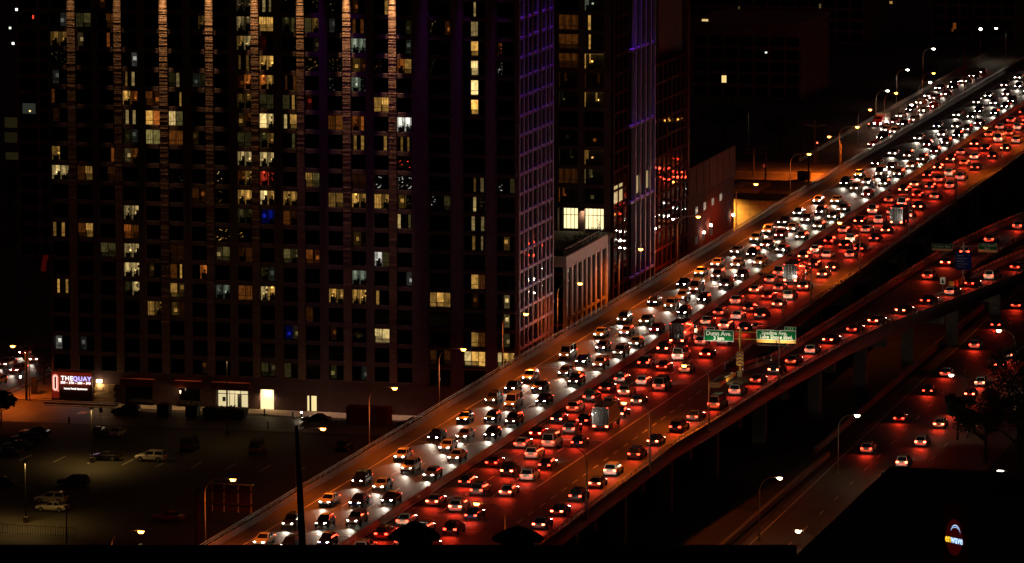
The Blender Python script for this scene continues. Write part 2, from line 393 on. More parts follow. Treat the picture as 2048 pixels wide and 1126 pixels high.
for r in range(-9, 19):
    z1 = ZR(r) - WH if r > -9 else TT; z0 = ZR(r + 1)
    if r == 18: z0 = 4.9
    if r == -9: z0, z1 = ZR(-8), ZR(-9) - WH
    MB().box(TXL + .1, TXR - .1, TY + .02, TY + .9, z0, z1).build('floor_band', 'tower_wall', tw)
    for c in (16, 17, 18): MB().box(CX[c][0] - .25, CX[c][1] + (.25 if c < 18 else .0), TY - .30, TY - .065, z1 - .18, z1 - .02).build('balcony_edge', 'frame_dark', tw)

# windows: a frame, panes and, where a light is on, the room behind
EC = {'w': (1, .52, .11), 'o': (1, .26, .04), 'p': (1, .70, .27), 'g': (.60, .48, .15), 'k': (1, .97, .86), 'b': (.02, .04, 1), 'r': (1, .07, .03), 'n': (.75, .22, .035), 'c': (.72, .85, .62)}
LV = [0, .012, .022, .042, .08, .14, .26, .46, .80, 1.5]
FR, TRN = .07, .30
wcache = {}
def win_frame(wd, ht, wide):
    key = ('f', round(wd, 1), round(ht, 1), wide)
    if key not in wcache:
        m = MB(); h = wd / 2; zt = ht * TRN
        m.box(-h, h, -.06, .06, 0, FR).box(-h, h, -.06, .06, ht - FR, ht).box(-h, -h + FR, -.06, .06, FR, ht - FR).box(h - FR, h, -.06, .06, FR, ht - FR)
        for x in ((-.6, .6) if wide else (0,)): m.box(x - FR/2, x + FR/2, -.055, .055, FR, ht - FR)
        m.box(-h + FR, h - FR, -.05, .05, zt - FR/2, zt + FR/2)
        wcache[key] = m.mesh('window', 'frame_dark')
    return wcache[key]
def rect_mesh(w, h, m):
    key = ('p', round(w, 2), round(h, 2), m)
    if key not in wcache: wcache[key] = MB().quad((-w/2, 0, 0), (w/2, 0, 0), (w/2, 0, h), (-w/2, 0, h)).mesh('pane', m)
    return wcache[key]
def emat(c, lv, mul=1.):
    n = 'lit_%s%d_%.1f' % (c, lv, mul)
    if n not in M:
        m = emi(n, EC[c], LV[lv] * mul); t = m.node_tree; b = t.nodes['Principled BSDF']
        tc = t.nodes.new('ShaderNodeTexCoord'); oi = t.nodes.new('ShaderNodeObjectInfo'); ad = t.nodes.new('ShaderNodeVectorMath'); ad.operation = 'ADD'
        nz = t.nodes.new('ShaderNodeTexNoise'); nz.inputs['Scale'].default_value = 1.6; nz.inputs['Detail'].default_value = 3
        mr = t.nodes.new('ShaderNodeMapRange'); mr.inputs[1].default_value = .35; mr.inputs[2].default_value = .65; mr.inputs[3].default_value = LV[lv]*mul*.55; mr.inputs[4].default_value = LV[lv]*mul*1.25
        sc = t.nodes.new('ShaderNodeVectorMath'); sc.operation = 'SCALE'; sc.inputs['Scale'].default_value = 40
        t.links.new(oi.outputs['Random'], sc.inputs[0]); t.links.new(tc.outputs['Object'], ad.inputs[0]); t.links.new(sc.outputs[0], ad.inputs[1])
        t.links.new(ad.outputs[0], nz.inputs['Vector']); t.links.new(nz.outputs[0], mr.inputs[0]); t.links.new(mr.outputs[0], b.inputs['Emission Strength'])
    return M[n]
def room_mesh(wd, ht, kind, c, lv, var):
    """interior behind half a window; kind B blind, O open room, S slit of a curtain gap, D scattered bright dots, T small lamp or screen"""
    key = ('r', round(wd, 1), round(ht, 1), kind, c, lv, var)
    if key in wcache: return wcache[key]
    r2 = random.Random(var * 17 + 3); m = MB(); h = wd / 2
    mats = [emat(c, lv), emat(c, min(9, lv + 1), 2.2), M['dark_metal'], emat(c, max(1, lv - (4 if kind == 'T' else 2))), emat(c, max(1, lv - 1))]  # stepped glow levels paint light and shade into room walls and curtain folds
    if kind == 'B':
        z0 = (0, 0, ht*.33, ht*.5)[var % 4]
        nf = 6 if var % 2 else 1
        for q in range(nf):
            a = -h + wd*q/nf; b = -h + wd*(q + 1)/nf; m.quad((a, .12 + .05*(q % 2), z0), (b, .12 + .05*((q + 1) % 2), z0), (b, .12 + .05*((q + 1) % 2), ht), (a, .12 + .05*(q % 2), ht), mi=4 if q % 2 else 0)
        if z0: m.quad((-h, .5, 0), (h, .5, 0), (h, .5, z0), (-h, .5, z0), mi=3)
    elif kind == 'O':
        D = 1.0
        zs_ = ht*r2.uniform(.35, .6); m.quad((-h, D, zs_), (h, D, zs_), (h, D, ht), (-h, D, ht)); m.quad((-h, D, 0), (h, D, 0), (h, D, zs_), (-h, D, zs_), mi=4); m.quad((-h, 0.1, ht), (-h, D, ht), (h, D, ht), (h, .1, ht), mi=0)
        m.quad((-h, .1, 0), (-h, D, 0), (-h, D, ht), (-h, .1, ht), mi=3); m.quad((h, .1, 0), (h, .1, ht), (h, D, ht), (h, D, 0), mi=3)
        m.box(-h + .05, -h + r2.uniform(.5, wd*.8), .6, .95, 0, r2.uniform(.35, .8), mi=2)
        for _ in range(3): x = r2.uniform(-h, h - .25); m.box(x, x + r2.uniform(.1, .3), .45, .6, 0, r2.uniform(.3, 1.2), mi=2)
        x = r2.uniform(-h, h*.3); m.box(x, x + r2.uniform(.2, .5), .3, .34, r2.uniform(.6, 1.2), ht, mi=3)
        if r2.random() < .6: x = r2.uniform(-h*.5, h*.4); m.box(x, x + .35, .5, .9, 0, r2.uniform(.9, 1.5), mi=2)
        if r2.random() < .5: x = r2.uniform(-h*.6, h*.2); m.box(x, x + .4, .9, .98, 1.3, 1.75, mi=2)
        x = r2.uniform(-h*.6, h*.6); z = ht * r2.choice((.42, .86)); m.box(x - .13, x + .13, .5, .75, z, z + .25, mi=1)
    elif kind == 'S':
        a = r2.uniform(-h, 0); b = a + r2.uniform(.3, .55); m.quad((a, .15, 0), (b, .15, 0), (b, .15, ht), (a, .15, ht)); m.quad((b, .2, 0), (h, .2, 0), (h, .2, ht), (b, .2, ht), mi=2)
    elif kind == 'D':
        for k in range(3 + var // 2):
            x = r2.uniform(-h, h - .1); z = r2.uniform(.1, ht - .2); s = r2.uniform(.05, .13); m.box(x, x + s*r2.uniform(.6, 2), .3, .36, z, z + s)
    elif kind == 'T':
        x = r2.uniform(-h*.7, h*.1); z = r2.uniform(.5, ht*.6); m.box(x, x + .5, .3, .4, z, z + .6); m.quad((-h, .9, 0), (h, .9, 0), (h, .9, ht), (-h, .9, ht), mi=3)
    wcache[key] = m.mesh('lit_room', mats); return wcache[key]
LIT = {}
def lit(r, spec):
    for tok in spec.split():
        c, s = tok.split(':'); LIT[(int(c), r)] = s
# per row: column:tokens -> pane letter (L/R upper halves incl. below, M middle), kind, colour, level
lit(-1, '2:LTo5 8:LOp4,ROp3 9:LSp6,RSp5 10:LDp5 11:RDp4 12:LDp5 13:LTo5 14:RSw6 17:MSp6')
lit(0, '0:RTk5 1:LBg3,RBg4 2:RBn4 6:ROw4 8:LOp6,ROp4 9:LBw8,RBw8 10:LOg3,RSg4 11:LBg4,ROw5 12:LTk3 13:LSn4,RSn4 15:RTg3 16:LDp7,RTo6 17:MBp6')
lit(1, '0:LOw5,ROw5 1:LTp6 2:RSo5 8:LOw6,ROp7 9:LTr2 11:RTg4 13:LOc7,ROc6 15:RTc4 17:MBw8 18:LDo7')
lit(2, '0:LDg5,RDg4 3:RTk7 8:LSw4,RSw4 9:LOw7,ROw8 11:LDw6,RDw6 12:LDw5,RDw5 13:LTw7,RTn4 14:LDn5 15:LOo6,RBw6 16:LDc5 17:MBp9 18:LDk7')
lit(3, '0:LTk4 3:LSw5,RSp6 5:LBg2,RSp5 6:LTc4,RTg3 8:LTo4,ROo7 9:LOo7,ROw7 10:LSn3,RSn4 12:LDk5 13:LOc6,RDc5 17:MBp9')
lit(4, '0:LSn4 3:LOw8,ROo5 4:LBn5,RTo6 5:RSw6 8:LOw4,ROw4 9:LBg3,RBg3 10:LBg3,RSw6 11:LTr5 14:LBw6,RBw8 17:MBw9')
lit(5, '0:LTn2 3:LSp6,RSp6 4:LBw8,RBo7 5:LBp8,RBg5 8:LTw6,ROn4 9:LBp9,ROp8 10:LSp7,RBw7 12:LBn4,RBn5 13:LOo5,RSo6 15:LOk9,ROk9')
lit(6, '3:LTg3,RTc4 4:LBg7,RBg6 5:LBn5,RBn5 6:LTw3 8:LBg3,RBg2 9:LOg4,ROw5 10:RSg4 13:LSw5,RSw6 14:RSw6 15:LSw5,RSw5')
lit(7, '0:LOw6 2:RSo5 3:LTp7,ROn5 8:LOp7,ROp7 9:LOp8,ROp7 15:LDr8,RDr8')
lit(8, '0:LOp8,ROp7 1:LBn3,RBw6 2:RBn3 5:LDg3,RDc3 7:LDp8 8:LOo4,ROw6 9:LOr7,RDr8 11:LBw6,RBg5 13:LBn2,RBn2 14:LDk8 15:LDk8,RDk8 17:MSw4,RSp4 18:LDk7,RBg3')
lit(9, '5:LDo3 6:LBn3,RTo5 7:LDw5 8:LOw7,ROw8 9:LOp9,ROw7 10:LOw7,ROw7 12:LBw5,RBw5 13:LOw8,ROw6 14:LBw7,ROw6 15:LTw7,RDp4 16:LDk7,RBg3 17:MSp7,RDg5')
lit(10, '3:LOp6,ROp7 8:LOg4,ROg3 9:LTb6,ROb5 10:LBn4,ROn2 15:LSp7,RSg4 17:MSp6,RSp5')
lit(11, '0:LSw5,RSw6 1:LBn4,RBw7 3:LBo6,RBn4 7:LDw8,RDw7 8:LDw7 13:LTw6,RDo3 17:MSw5,RSp5 18:MTw7')
lit(12, '2:LBg4,RBg4 3:LOp7,ROp7 5:LBn2,RBn2 7:LTp6,RBg5 8:LOn2,RBn3 10:LBg5,ROg4 11:LBo5,RTo6 14:LOk8,RBg3')
lit(13, '3:LOp8,ROp8 4:LTw4 5:LBn4,RSw7 6:ROo7 9:LOg3,RTc4 13:LOc6,ROc6 15:RTk6 17:MBw7,RBn4')
lit(14, '0:LSw7,RSw6 3:LOg3,ROp7 5:LBw6,RTw6 7:LOc4,ROc5 8:LBn5,RBn5 9:LOp8,ROw8 12:LOw8,ROw6 13:LOw7,ROw8 14:LSw6 16:LBw6,MBw8,RBw6 17:MTn4 18:MTp8')
lit(15, '4:LBw6,ROw5 5:LTw7,RBn2 11:LBn3 18:MTp8')
lit(16, '10:LTb6,RTp5 12:LTn5 14:LBp8,RBp8 17:MBw6,RBn4 18:MTp6')
lit(17, '0:LTk8 1:LTk4 16:LBn3,RBn3 17:LBp8,MBw8,RBw8 18:LBp7,MOw8,ROw7')
lit(18, '6:RTn4 9:LBg3,RTp4 10:LBg3 12:LTg6 13:RTc4')
dark_frames = MB(); nwin = 0
for r in range(-2, 19):
    for c, (xa, xb) in enumerate(CX):
        wd = xb - xa; zc = ZR(r) - WH; s = LIT.get((c, r)); cx = (xa + xb) / 2; wide = c >= 16
        if not s and r in (-2, 15, 16, 17, 18):
            dark_frames.box(xa, xb, TY + .19, TY + .2, zc, zc + WH); continue
        f = obj('window', win_frame(wd, WH, wide), tw, Vector((cx, TY + .22, zc)) - wl(tw)); zt = WH * TRN
        segs = {'L': (-wd/2, -.6), 'M': (-.6, .6), 'R': (.6, wd/2)} if wide else {'L': (-wd/2, 0), 'R': (0, wd/2)}
        if s:
            lits = {t[0]: t for t in s.split(',')}
            for k, (a, b) in segs.items():
                gm = 'clear_glass' if k in lits else 'dark_glass'
                obj('pane', rect_mesh(b - a - FR, WH - zt - 1.5*FR, gm), f, ((a+b)/2, -.02, zt + FR/2))
                obj('pane', rect_mesh(b - a - FR, zt - 1.5*FR, gm), f, ((a+b)/2, -.02, FR))
                if k in lits:
                    t = lits[k]; obj('lit_room', room_mesh(b - a - FR*.5, WH - 2*FR, t[1], t[2], int(t[3]), rnd.randrange(16)), f, ((a+b)/2, .06, FR))
        else: obj('pane', rect_mesh(wd - FR, WH - FR, 'dark_glass'), f, (0, .015, FR/2))
        nwin += 1
o = dark_frames.build('unlit_window', 'dark_glass', tw); o['kind'] = 'stuff'

# ground floor of the tower
gf = MB()
def opening_wall(m, y, x0, x1, z1, ops):
    x = x0
    for (a, b, za, zb) in sorted(ops):
        m.box(x, a, y, y + .8, 0, z1)
        if za > .02: m.box(a, b, y, y + .8, 0, za)
        m.box(a, b, y, y + .8, zb, z1); x = b
    m.box(x, x1, y, y + .8, 0, z1)
ent = (atY(432, 810, TY).x, atY(496, 810, TY).x); dr1 = (atY(520, 810, TY).x, atY(547.5, 810, TY).x); dr2 = (atY(613, 810, TY).x, atY(633, 810, TY).x)
sh1 = (atY(250, 800, TY).x, atY(305, 800, TY).x); sh2 = (atY(358, 800, TY).x, atY(400, 800, TY).x)
opening_wall(gf, TY + .05, TXL, TXR, 4.895, [(*ent, .13, 2.9), (*dr1, .13, 3.3), (*dr2, .13, 2.6), (*sh1, .13, 3.0), (*sh2, .13, 3.0)])
gf.build('ground_floor_wall', 'tower_wall', tw)
for (a, b) in (sh1, sh2): MB().quad((a, TY + .4, .13), (b, TY + .4, .13), (b, TY + .4, 3), (a, TY + .4, 3)).build('shopfront_pane', 'dark_glass', tw)
# lobby
lb = MB(); a, b = ent
lb.quad((a, TY + 1.3, .13), (b, TY + 1.3, .13), (b, TY + 1.3, 2.9), (a, TY + 1.3, 2.9)); lb.build('lobby_interior', emi('lobby_light', (1, .82, .42), .75), tw)
fr = MB()
for t in (0, .30, .40, .56, .74, .98): x = a + (b - a) * t; fr.box(x, x + .08, TY + .3, TY + .4, .13, 2.9)
fr.box(a, b, TY + .29, TY + .39, 2.3, 2.4).build('lobby_frame', 'frame_dark', tw)
MB().box(a + (b-a)*.62, a + (b-a)*.74, TY + .9, TY + 1.1, .13, 2.2).box(a + (b-a)*.15, a + (b-a)*.24, TY + .9, TY + 1.1, 1.0, 1.7).build('lobby_furniture', 'dark_metal', tw)
light('lobby_lamp', 'AREA', tw, Vector(((a+b)/2, TY - .1, 2.6)) - wl(tw), 90, (1, .75, .4), 1.5, (R(55), 0, 0))
a, b = dr1; MB().box(a + .02, b - .02, TY + .35, TY + .42, .13, 3.28).build('garage_door', emi('garage_light', (1, .80, .40), 1.25), tw)
light('door_lamp', 'AREA', tw, Vector(((a+b)/2, TY - .05, 2.6)) - wl(tw), 260, (1, .70, .32), 1.6, (R(60), 0, 0))
a, b = dr2; d = MB().box(a + .02, b - .02, TY + .35, TY + .42, .13, 2.58).build('lit_door', emi('door_light', (1, .78, .36), 1.0), tw)
MB().box(a + .38, a + .72, TY + .28, TY + .34, .13, 2.58).box(a, a + .06, TY + .28, TY + .34, .13, 2.58).box(b - .06, b, TY + .28, TY + .34, .13, 2.58).build('door_frame', 'frame_dark', tw)
can = MB().box(sh1[0] - .5, sh1[1] + .5, TY - .9, TY + .04, 3.2, 4.3).box(sh2[0] - .5, sh2[1] + .5, TY - .9, TY + .04, 3.2, 4.3).box(ent[0] - .5, ent[1] + .5, TY - .9, TY + .04, 3.2, 4.3); can.build('canopy', 'red_brick', tw)

# side face of the tower: purple-washed fins and bands
def fin_facade(root, X, ya, yb, z0, z1, fins, bands, fm, deep=.28, gl='dark_glass', rows=True, fw=.45, zfade=None):
    """a face looking towards +X between ya and yb: fins at Y positions, bands at heights, one pane in each cell"""
    for y in fins: MB().box(X - .3, X + deep, y - fw/2, y + fw/2, z0, z1).build('fin', fm, root)
    for z in bands: MB().box(X - .3, X + deep*.8, ya, yb, z - .22, z + .22).build('floor_band', fm, root)
    fs = sorted(fins); bs = sorted(bands)
    for (p, q) in zip(fs, fs[1:]):
        if q - p < .7: continue
        for (u, v) in zip(bs, bs[1:]):
            wdt, h = q - p - fw, v - u - .44
            key = ('s', round(wdt, 2), round(h, 2))
            if key not in wcache: wcache[key] = MB().quad((0, -wdt/2, 0), (0, wdt/2, 0), (0, wdt/2, h), (0, -wdt/2, h)).mesh('pane', gl)
            obj('window_pane', wcache[key], root, Vector((X, (p+q)/2, u + .22)) - wl(root), (0, R(rnd.uniform(-.25, .25)), R(rnd.uniform(-.6, .6))))
sd1 = tw
fins = [769.2, 772.0, 774.6, 777.6, 780.9, 783.3, 786.2, 788.7, 791.0]
fin_facade(sd1, TXR - .02, 768.9, 791.2, 0, TT, fins, [ZR(r) - WH - .33 for r in range(-8, 19)] + [4.7, 1.2], 'purple_panel')
MB().box(TXR - 9, TXR - .35, 791.0, 791.3, 0, TT).build('rear_wall', 'tower_wall', sd1)
fl = MB().bar((TXR + .2, 780, 88), (TXR + 3.0, 780, 88.3), .12).box(TXR + 2.8, TXR + 3.3, 772, 788, 88.1, 88.4).build('floodlight_bracket', 'dark_metal', sd1)
for k in range(5): light('violet_floodlight', 'SPOT', fl, Vector((TXR + 1.5, 771 + 4.6*k, 88.0)) - wl(fl), 95000, (.22, .03, 1), .1, (0, R(1.6), 0), R(8), 1.)
f3 = MB().bar((-216, TY - .1, 86), (-216, TY - 2.6, 86.2), .12).box(-232, -199, TY - 2.7, TY - 2.3, 86.1, 86.4).build('floodlight_bracket', 'dark_metal', tw)
for k in range(6): light('violet_floodlight', 'SPOT', f3, Vector((-229 + 6*k, TY - 2.5, 86)) - wl(f3), 34000, (.36, .03, .75), .1, (R(2.2), 0, 0), R(12), 1.)

# podium with white fins and roof terrace
PX, PZ = -196.9, 21.6
pd = thing('podium_block', 'low podium block with pale tall fins and a planted roof terrace', 'building', (PX - 6, 818, 0))
MB().box(PX - 16, PX - .4, 801.8, 834.8, 0, PZ - .9).build('core_wall', 'black', pd)
MB().box(PX - 16, PX, 801.5, 835.2, PZ - .9, PZ - .1).build('roof_slab', 'concrete_dark', pd)
MB().box(PX - .35, PX + .2, 801.2, 830.5, PZ - 1.6, PZ + .15).build('cornice', 'white_panel', pd)
MB().box(PX - 10, PX - .36, 801.2, 801.5, PZ - 1.6, PZ + .15).build('cornice', 'white_panel', pd)
fin_facade(pd, PX - .02, 801.2, 830.5, 0, PZ - 1.6, [801.6, 805.2, 808.6, 812.2, 815.2, 818.4, 821.8, 825.6, 829.9], [1.2, 11.3, PZ - 1.7], 'white_panel', .3, fw=1.15)
for k in range(5):
    z = 2 + 4.2*k
    MB().box(PX - 9.8, PX - .5, 801.3, 801.75, z - .25, z + .25).build('floor_band', 'red_brick', pd)
    MB().quad((PX - 9.8, 801.7, z + .25), (PX - .5, 801.7, z + .25), (PX - .5, 801.7, z + 3.95), (PX - 9.8, 801.7, z + 3.95)).build('window_pane', 'dark_glass', pd)
tr = MB()
for k in range(24): tr.box(PX - .2, PX - .15, 801.6 + k*1.2, 801.65 + k*1.2, PZ + .15, PZ + 1.25)
tr.box(PX - .22, PX - .13, 801.6, 830, PZ + 1.25, PZ + 1.32)
for k in range(9): tr.box(PX - 9.6 + k*1.1, PX - 9.55 + k*1.1, 801.6, 801.65, PZ - .1, PZ + 1.3)
tr.box(PX - 9.6, PX - .2, 801.58, 801.66, PZ + 1.25, PZ + 1.32).build('terrace_railing', 'dark_metal', pd)

# second tower
T2Y, T2X = 837.0, -197.4
t2 = thing('rear_tower', 'second dark tower behind the terrace with paired front windows', 'building', (-204, T2Y, 0))
MB().box(-222, T2X - .4, T2Y + 1.3, 866, 0, TT).build('core_wall', 'black', t2)
cw = [(-207.0, -203.5), (-202.5, -199.0)]
zb = [45.1 - WH - .45 - (k - 5) * 3.28 - .0 for k in range(-3, 11)]        # sills
ZW = lambda k: 45.1 - (k - 5) * 3.28                                         # window tops, k=5 at photo row of the bright corner room
for (a, b) in ((-216, -207.0), (-203.5, -202.5), (-199.0, T2X)): MB().box(a, b, T2Y, T2Y + 1.3, 0, TT).build('pier', 'tower_wall', t2)
LIT2 = {(0, 1): 'ABn4', (1, 1): 'ASw7', (0, 2): 'ABn4', (1, 2): 'ASw7', (0, 3): 'ABn4', (1, 3): 'AOw9', (0, 4): 'AOn4', (1, 4): 'AOo4', (0, 5): 'AOg3', (1, 5): 'AOw8', (0, 7): 'ATg1', (1, 7): 'ATo5', (0, 8): 'AOg2', (1, 8): 'AOw7', (0, 9): 'ABn3', (1, 9): 'AOp6', (0, 10): 'AOo6', (1, 10): 'ATg5', (1, 0): 'AOc6'}
for k in range(-3, 11):
    z = ZW(k)
    b = MB()
    for (xa, xb) in cw: b.box(xa, xb, T2Y + .03, T2Y + .9, z, z + .62)
    b.build('floor_band', 'tower_wall', t2)
    for c, (xa, xb) in enumerate(cw):
        wd = xb - xa; hh = 2.66; f = obj('window', win_frame(wd, hh, True), t2, Vector(((xa+xb)/2, T2Y + .35, z - hh)) - wl(t2)); s = LIT2.get((c, k))
        for (a, q) in ((-wd/2, -.6), (-.6, .6), (.6, wd/2)): obj('pane', rect_mesh(q - a - FR, hh - 2*FR, 'clear_glass' if s else 'dark_glass'), f, ((a+q)/2, -.02, FR))
        if s: obj('lit_room', room_mesh(wd - .1, hh - .2, s[1], s[2], int(s[3]), (c*3 + k) % 8), f, (0, .08, .1))
# bright terrace lounge at the foot of the second tower
for c, (xa, xb) in enumerate(((-206.2, -202.9), (-202.4, -198.9))):
    MB().quad((xa, T2Y + 1.2, PZ), (xb, T2Y + 1.2, PZ), (xb, T2Y + 1.2, PZ + 3.6), (xa, T2Y + 1.2, PZ + 3.6)).build('lounge_interior', emi('lounge_light', (1, .80, .40), 1.5), t2)
    f = MB()
    for t in (.0, .2, .42, .62, .8, .97): f.box(xa + (xb-xa)*t, xa + (xb-xa)*t + .09, T2Y + .2, T2Y + .3, PZ, PZ + 3.6)
    f.box(xa, xb, T2Y + .19, T2Y + .29, PZ + 2.4, PZ + 2.5).build('lounge_frame', 'frame_dark', t2)
MB().box(-207, T2X, T2Y + .03, T2Y + .9, PZ + 3.6, ZW(10) - 2.66).build('floor_band', 'tower_wall', t2)
MB().box(-202.9, -202.4, T2Y + .02, T2Y + 1.2, PZ, PZ + 3.6).build('pier', 'tower_wall', t2)
light('terrace_lamp', 'AREA', t2, Vector((-202, T2Y - .1, PZ + 3)) - wl(t2), 120, (1, .75, .38), 2, (R(60), 0, 0))
f2 = [837.2, 841, 844.6, 848.2, 851.8, 855.6, 859.4, 863.2, 866.6]
zb2 = [z for z in [61 - 3.28*k + 9*3.28 for k in range(27)] if z > 1]
fin_facade(t2, T2X - .02, 837, 848, 0, TT, f2[:4], zb2, 'red_brick', .15, fw=.4)
fin_facade(t2, T2X + .15, 848.4, 867, 0, TT, f2[4:], zb2[::4] + [zb2[-1]], 'purple_panel', .5, fw=.6)
fl = MB().bar((T2X + .2, 856, 84), (T2X + 3, 856, 84.3), .12).box(T2X + 2.8, T2X + 3.2, 850, 866, 84.1, 84.4).build('floodlight_bracket', 'dark_metal', t2)
for k in range(4): light('violet_floodlight', 'SPOT', fl, Vector((T2X + 1.9, 850.5 + 4.6*k, 84.0)) - wl(fl), 95000, (.22, .03, 1), .1, (0, R(1.6), 0), R(8), 1.)
# lit amenity floor on the side of the second tower
am = MB()
for k, (p, q) in enumerate(zip(f2, f2[1:])):
    if k in (0, 1, 4, 6): am.quad((T2X + .18 if k >= 4 else T2X + .01, p + .4, 26.0), (T2X + .18 if k >= 4 else T2X + .01, q - .4, 26.0), (T2X + .18 if k >= 4 else T2X + .01, q - .4, 29.0), (T2X + .18 if k >= 4 else T2X + .01, p + .4, 29.0))
am.build('lit_pane', emi('amenity_light', (1, .80, .32), .42), t2)
# lower stepped wing behind it
t3 = thing('stepped_wing', 'lower stepped wing of the complex with reddish brick grid and sloping roof edge', 'building', (-205, 880, 0))
MB().box(-222, T2X - .4, 867.2, 896, 0, 47).build('core_wall', 'black', t3)
MB().box(-222, T2X - 2.5, 867.5, 876, 47, TT).build('set_back_wall', 'purple_panel', t3)
MB().box(-222, T2X - 1, 876.2, 895.5, 47.2, 80).build('set_back_wall', 'dark_building', t3)
fin_facade(t3, T2X - .02, 867.3, 896, 0, 47.2, [867.6, 871.3, 875, 878.7, 882.4, 886.1, 889.6, 893, 895.8], [46.6 - 3.28*k for k in range(14)], 'red_brick', .18, fw=.38)
MB().box(T2X - .3, T2X + .25, 895.2, 896.4, 25.2, 76).build('corner_fin', 'rust_panel', t3)

# low building with panel parapet
lowb = thing('warehouse', 'low dark building with flat black roof and rust coloured panel parapet', 'building', (-207, 916, 0))
MB().box(-222, -198.0, 896.8, 939.5, 0, 24.6).build('wall', 'red_brick', lowb)
MB().box(-221.8, -198.6, 897.2, 939.2, 24.6, 24.8).build('roof', 'roof_membrane', lowb)
for k in range(22): MB().box(-198.0, -197.7 + (.06 if k % 3 else 0), 897 + k*1.93, 898.86 + k*1.93, 19.6, 25.2).build('parapet_panel', 'rust_panel', lowb)
for k, (y, z) in enumerate(((905, 16), (912, 16), (919, 16), (905, 10.5), (911, 10.5), (918, 10.5), (926, 16), (933, 21.5))):
    MB().box(-197.98, -197.9, y, y + 2.2, z, z + 1.3).build('window_pane', emi('dim_window', (.7, .6, .35), .03), lowb)
for (y, z) in ((910.5, 11.9), (916.5, 12.5), (936.5, 12.0)):
    s = MB().box(-197.7, -197.3, y, y + .35, z, z + .35).build('wall_lamp', 'led_white', lowb); light('wall_light', 'POINT', s, Vector((-197.2, y, z - .2)) - wl(s), 14, (1, .9, .75), .1)
st = MB()
for z in (8.2, 13.4, 18.6): st.box(-221, -199, 896.2, 896.75, z, z + .3)
st.build('stair_landing', 'concrete', lowb)
for k, z in enumerate((9.4, 14.8, 20.0)): MB().box(-207.2, -203.2, 896.55, 896.7, z, z + 1.7).build('stair_window', emi('stair_light', (.85, .95, .75), .16), lowb)

# block-walled utility building lit by sodium light
ub = thing('utility_building', 'flat roofed block building glowing yellow beside the expressway', 'building', (-204, 990, 0))
MB().box(-211.5, -195.2, 985.4, 1010, 0, 9.4).build('core_wall', 'black', ub)
for k in range(9):
    for j in range(7): MB().box(-211.5 + 2.33*j + (.02), -209.19 + 2.33*j, 985, 985.4, 0.02 + 1.02*k, 1.0 + 1.02*k).build('wall_block', 'beige_block', ub) if j < 7 else None
MB().box(-212.2, -195, 984.3, 1010.4, 9.4, 10.1).build('roof_edge', 'dark_metal', ub)
MB().box(-209.5, -203.2, 988, 1000, 10.1, 10.9).build('roof_hatch', 'beige_block', ub)
MB().box(-202.6, -196, 988, 1000, 10.1, 10.7).build('roof_hatch', 'concrete', ub)

wlp = MB().box(-212.0, -211.6, 984.2, 984.6, 8.4, 8.8).build('wall_lamp', 'sodium_lens', ub); light('wall_light', 'SPOT', wlp, Vector((-209.5, 981.5, 9.2)) - wl(wlp), 9000, (1, .45, .07), .2, (R(25), 0, 0), R(150), 1.)  # strong spot added clear of the lamp box to brighten the block wall
# dark buildings further off
def far_block(name, label, x0, x1, y0, y1, h, m, lits, cellx=4., cellz=3.2, side=True):
    b = thing(name, label, 'building', ((x0+x1)/2, y0, 0))
    MB().box(x0, x1, y0 + .3, y1, 0, h).build('wall', m, b)
    MB().box(x0 - .3, x1 + .3, y0 - .1, y1 + .3, h, h + .8).build('roof_edge', m, b)
    n = int((x1 - x0) / cellx); k = int((h - 1) / cellz)
    for j in range(n + 1): x = x0 + (x1 - x0) * j / n; MB().box(x - .35, x + .35, y0, y0 + .3, 0, h - .01).build('pier', m, b)
    for i in range(k + 1): MB().box(x0 + .36, x1 - .36, y0 + .04, y0 + .28, .6 + i*cellz - .5, .6 + i*cellz + .35).build('floor_band', m, b)
    g = MB()
    cw = (x1 - x0) / n
    for i in range(k):
        for j in range(n): g.quad((x0 + cw*j + .36, y0 + .2, .95 + i*cellz), (x0 + cw*(j+1) - .36, y0 + .2, .95 + i*cellz), (x0 + cw*(j+1) - .36, y0 + .2, .1 + (i+1)*cellz), (x0 + cw*j + .36, y0 + .2, .1 + (i+1)*cellz))
    g.build('window_pane', 'dark_glass', b)
    for (px, py, w_, h_, col, s) in lits:
        p = atY(px, py, y0); MB().box(p.x - w_/2, p.x + w_/2, y0 - .02, y0 + .1, p.z - h_/2, p.z + h_/2).build('lit_window', emi('far_%s_%.2f' % (col, s), EC[col], s), b)
    return b
far_block('office_block', 'broad dark block behind the crossing with three tiny lit windows', -277, -249, 1262, 1300, 19, 'dark_building', [(1448, 158, 1.2, 1.8, 'p', 1.0), (1410, 43, 1.6, 1.2, 'p', .8), (1532, 105, .5, .4, 'k', 1.5)])
far_block('office_block', 'dim brick block on the skyline above the street traffic', -246, -222, 1440, 1480, 14, 'dark_building', [(1909, 52, .9, 1.8, 'o', .12), (1905, 60, .5, .8, 'o', .1)])
far_block('office_block', 'dark wide block at the top edge above the utility building', -330, -262, 1420, 1460, 22, 'dark_building', [(1478, 18, .5, 1.5, 'g', .1), (1640, 12, .5, 1.2, 'g', .15), (1782, 5, .8, .7, 'w', .4)])
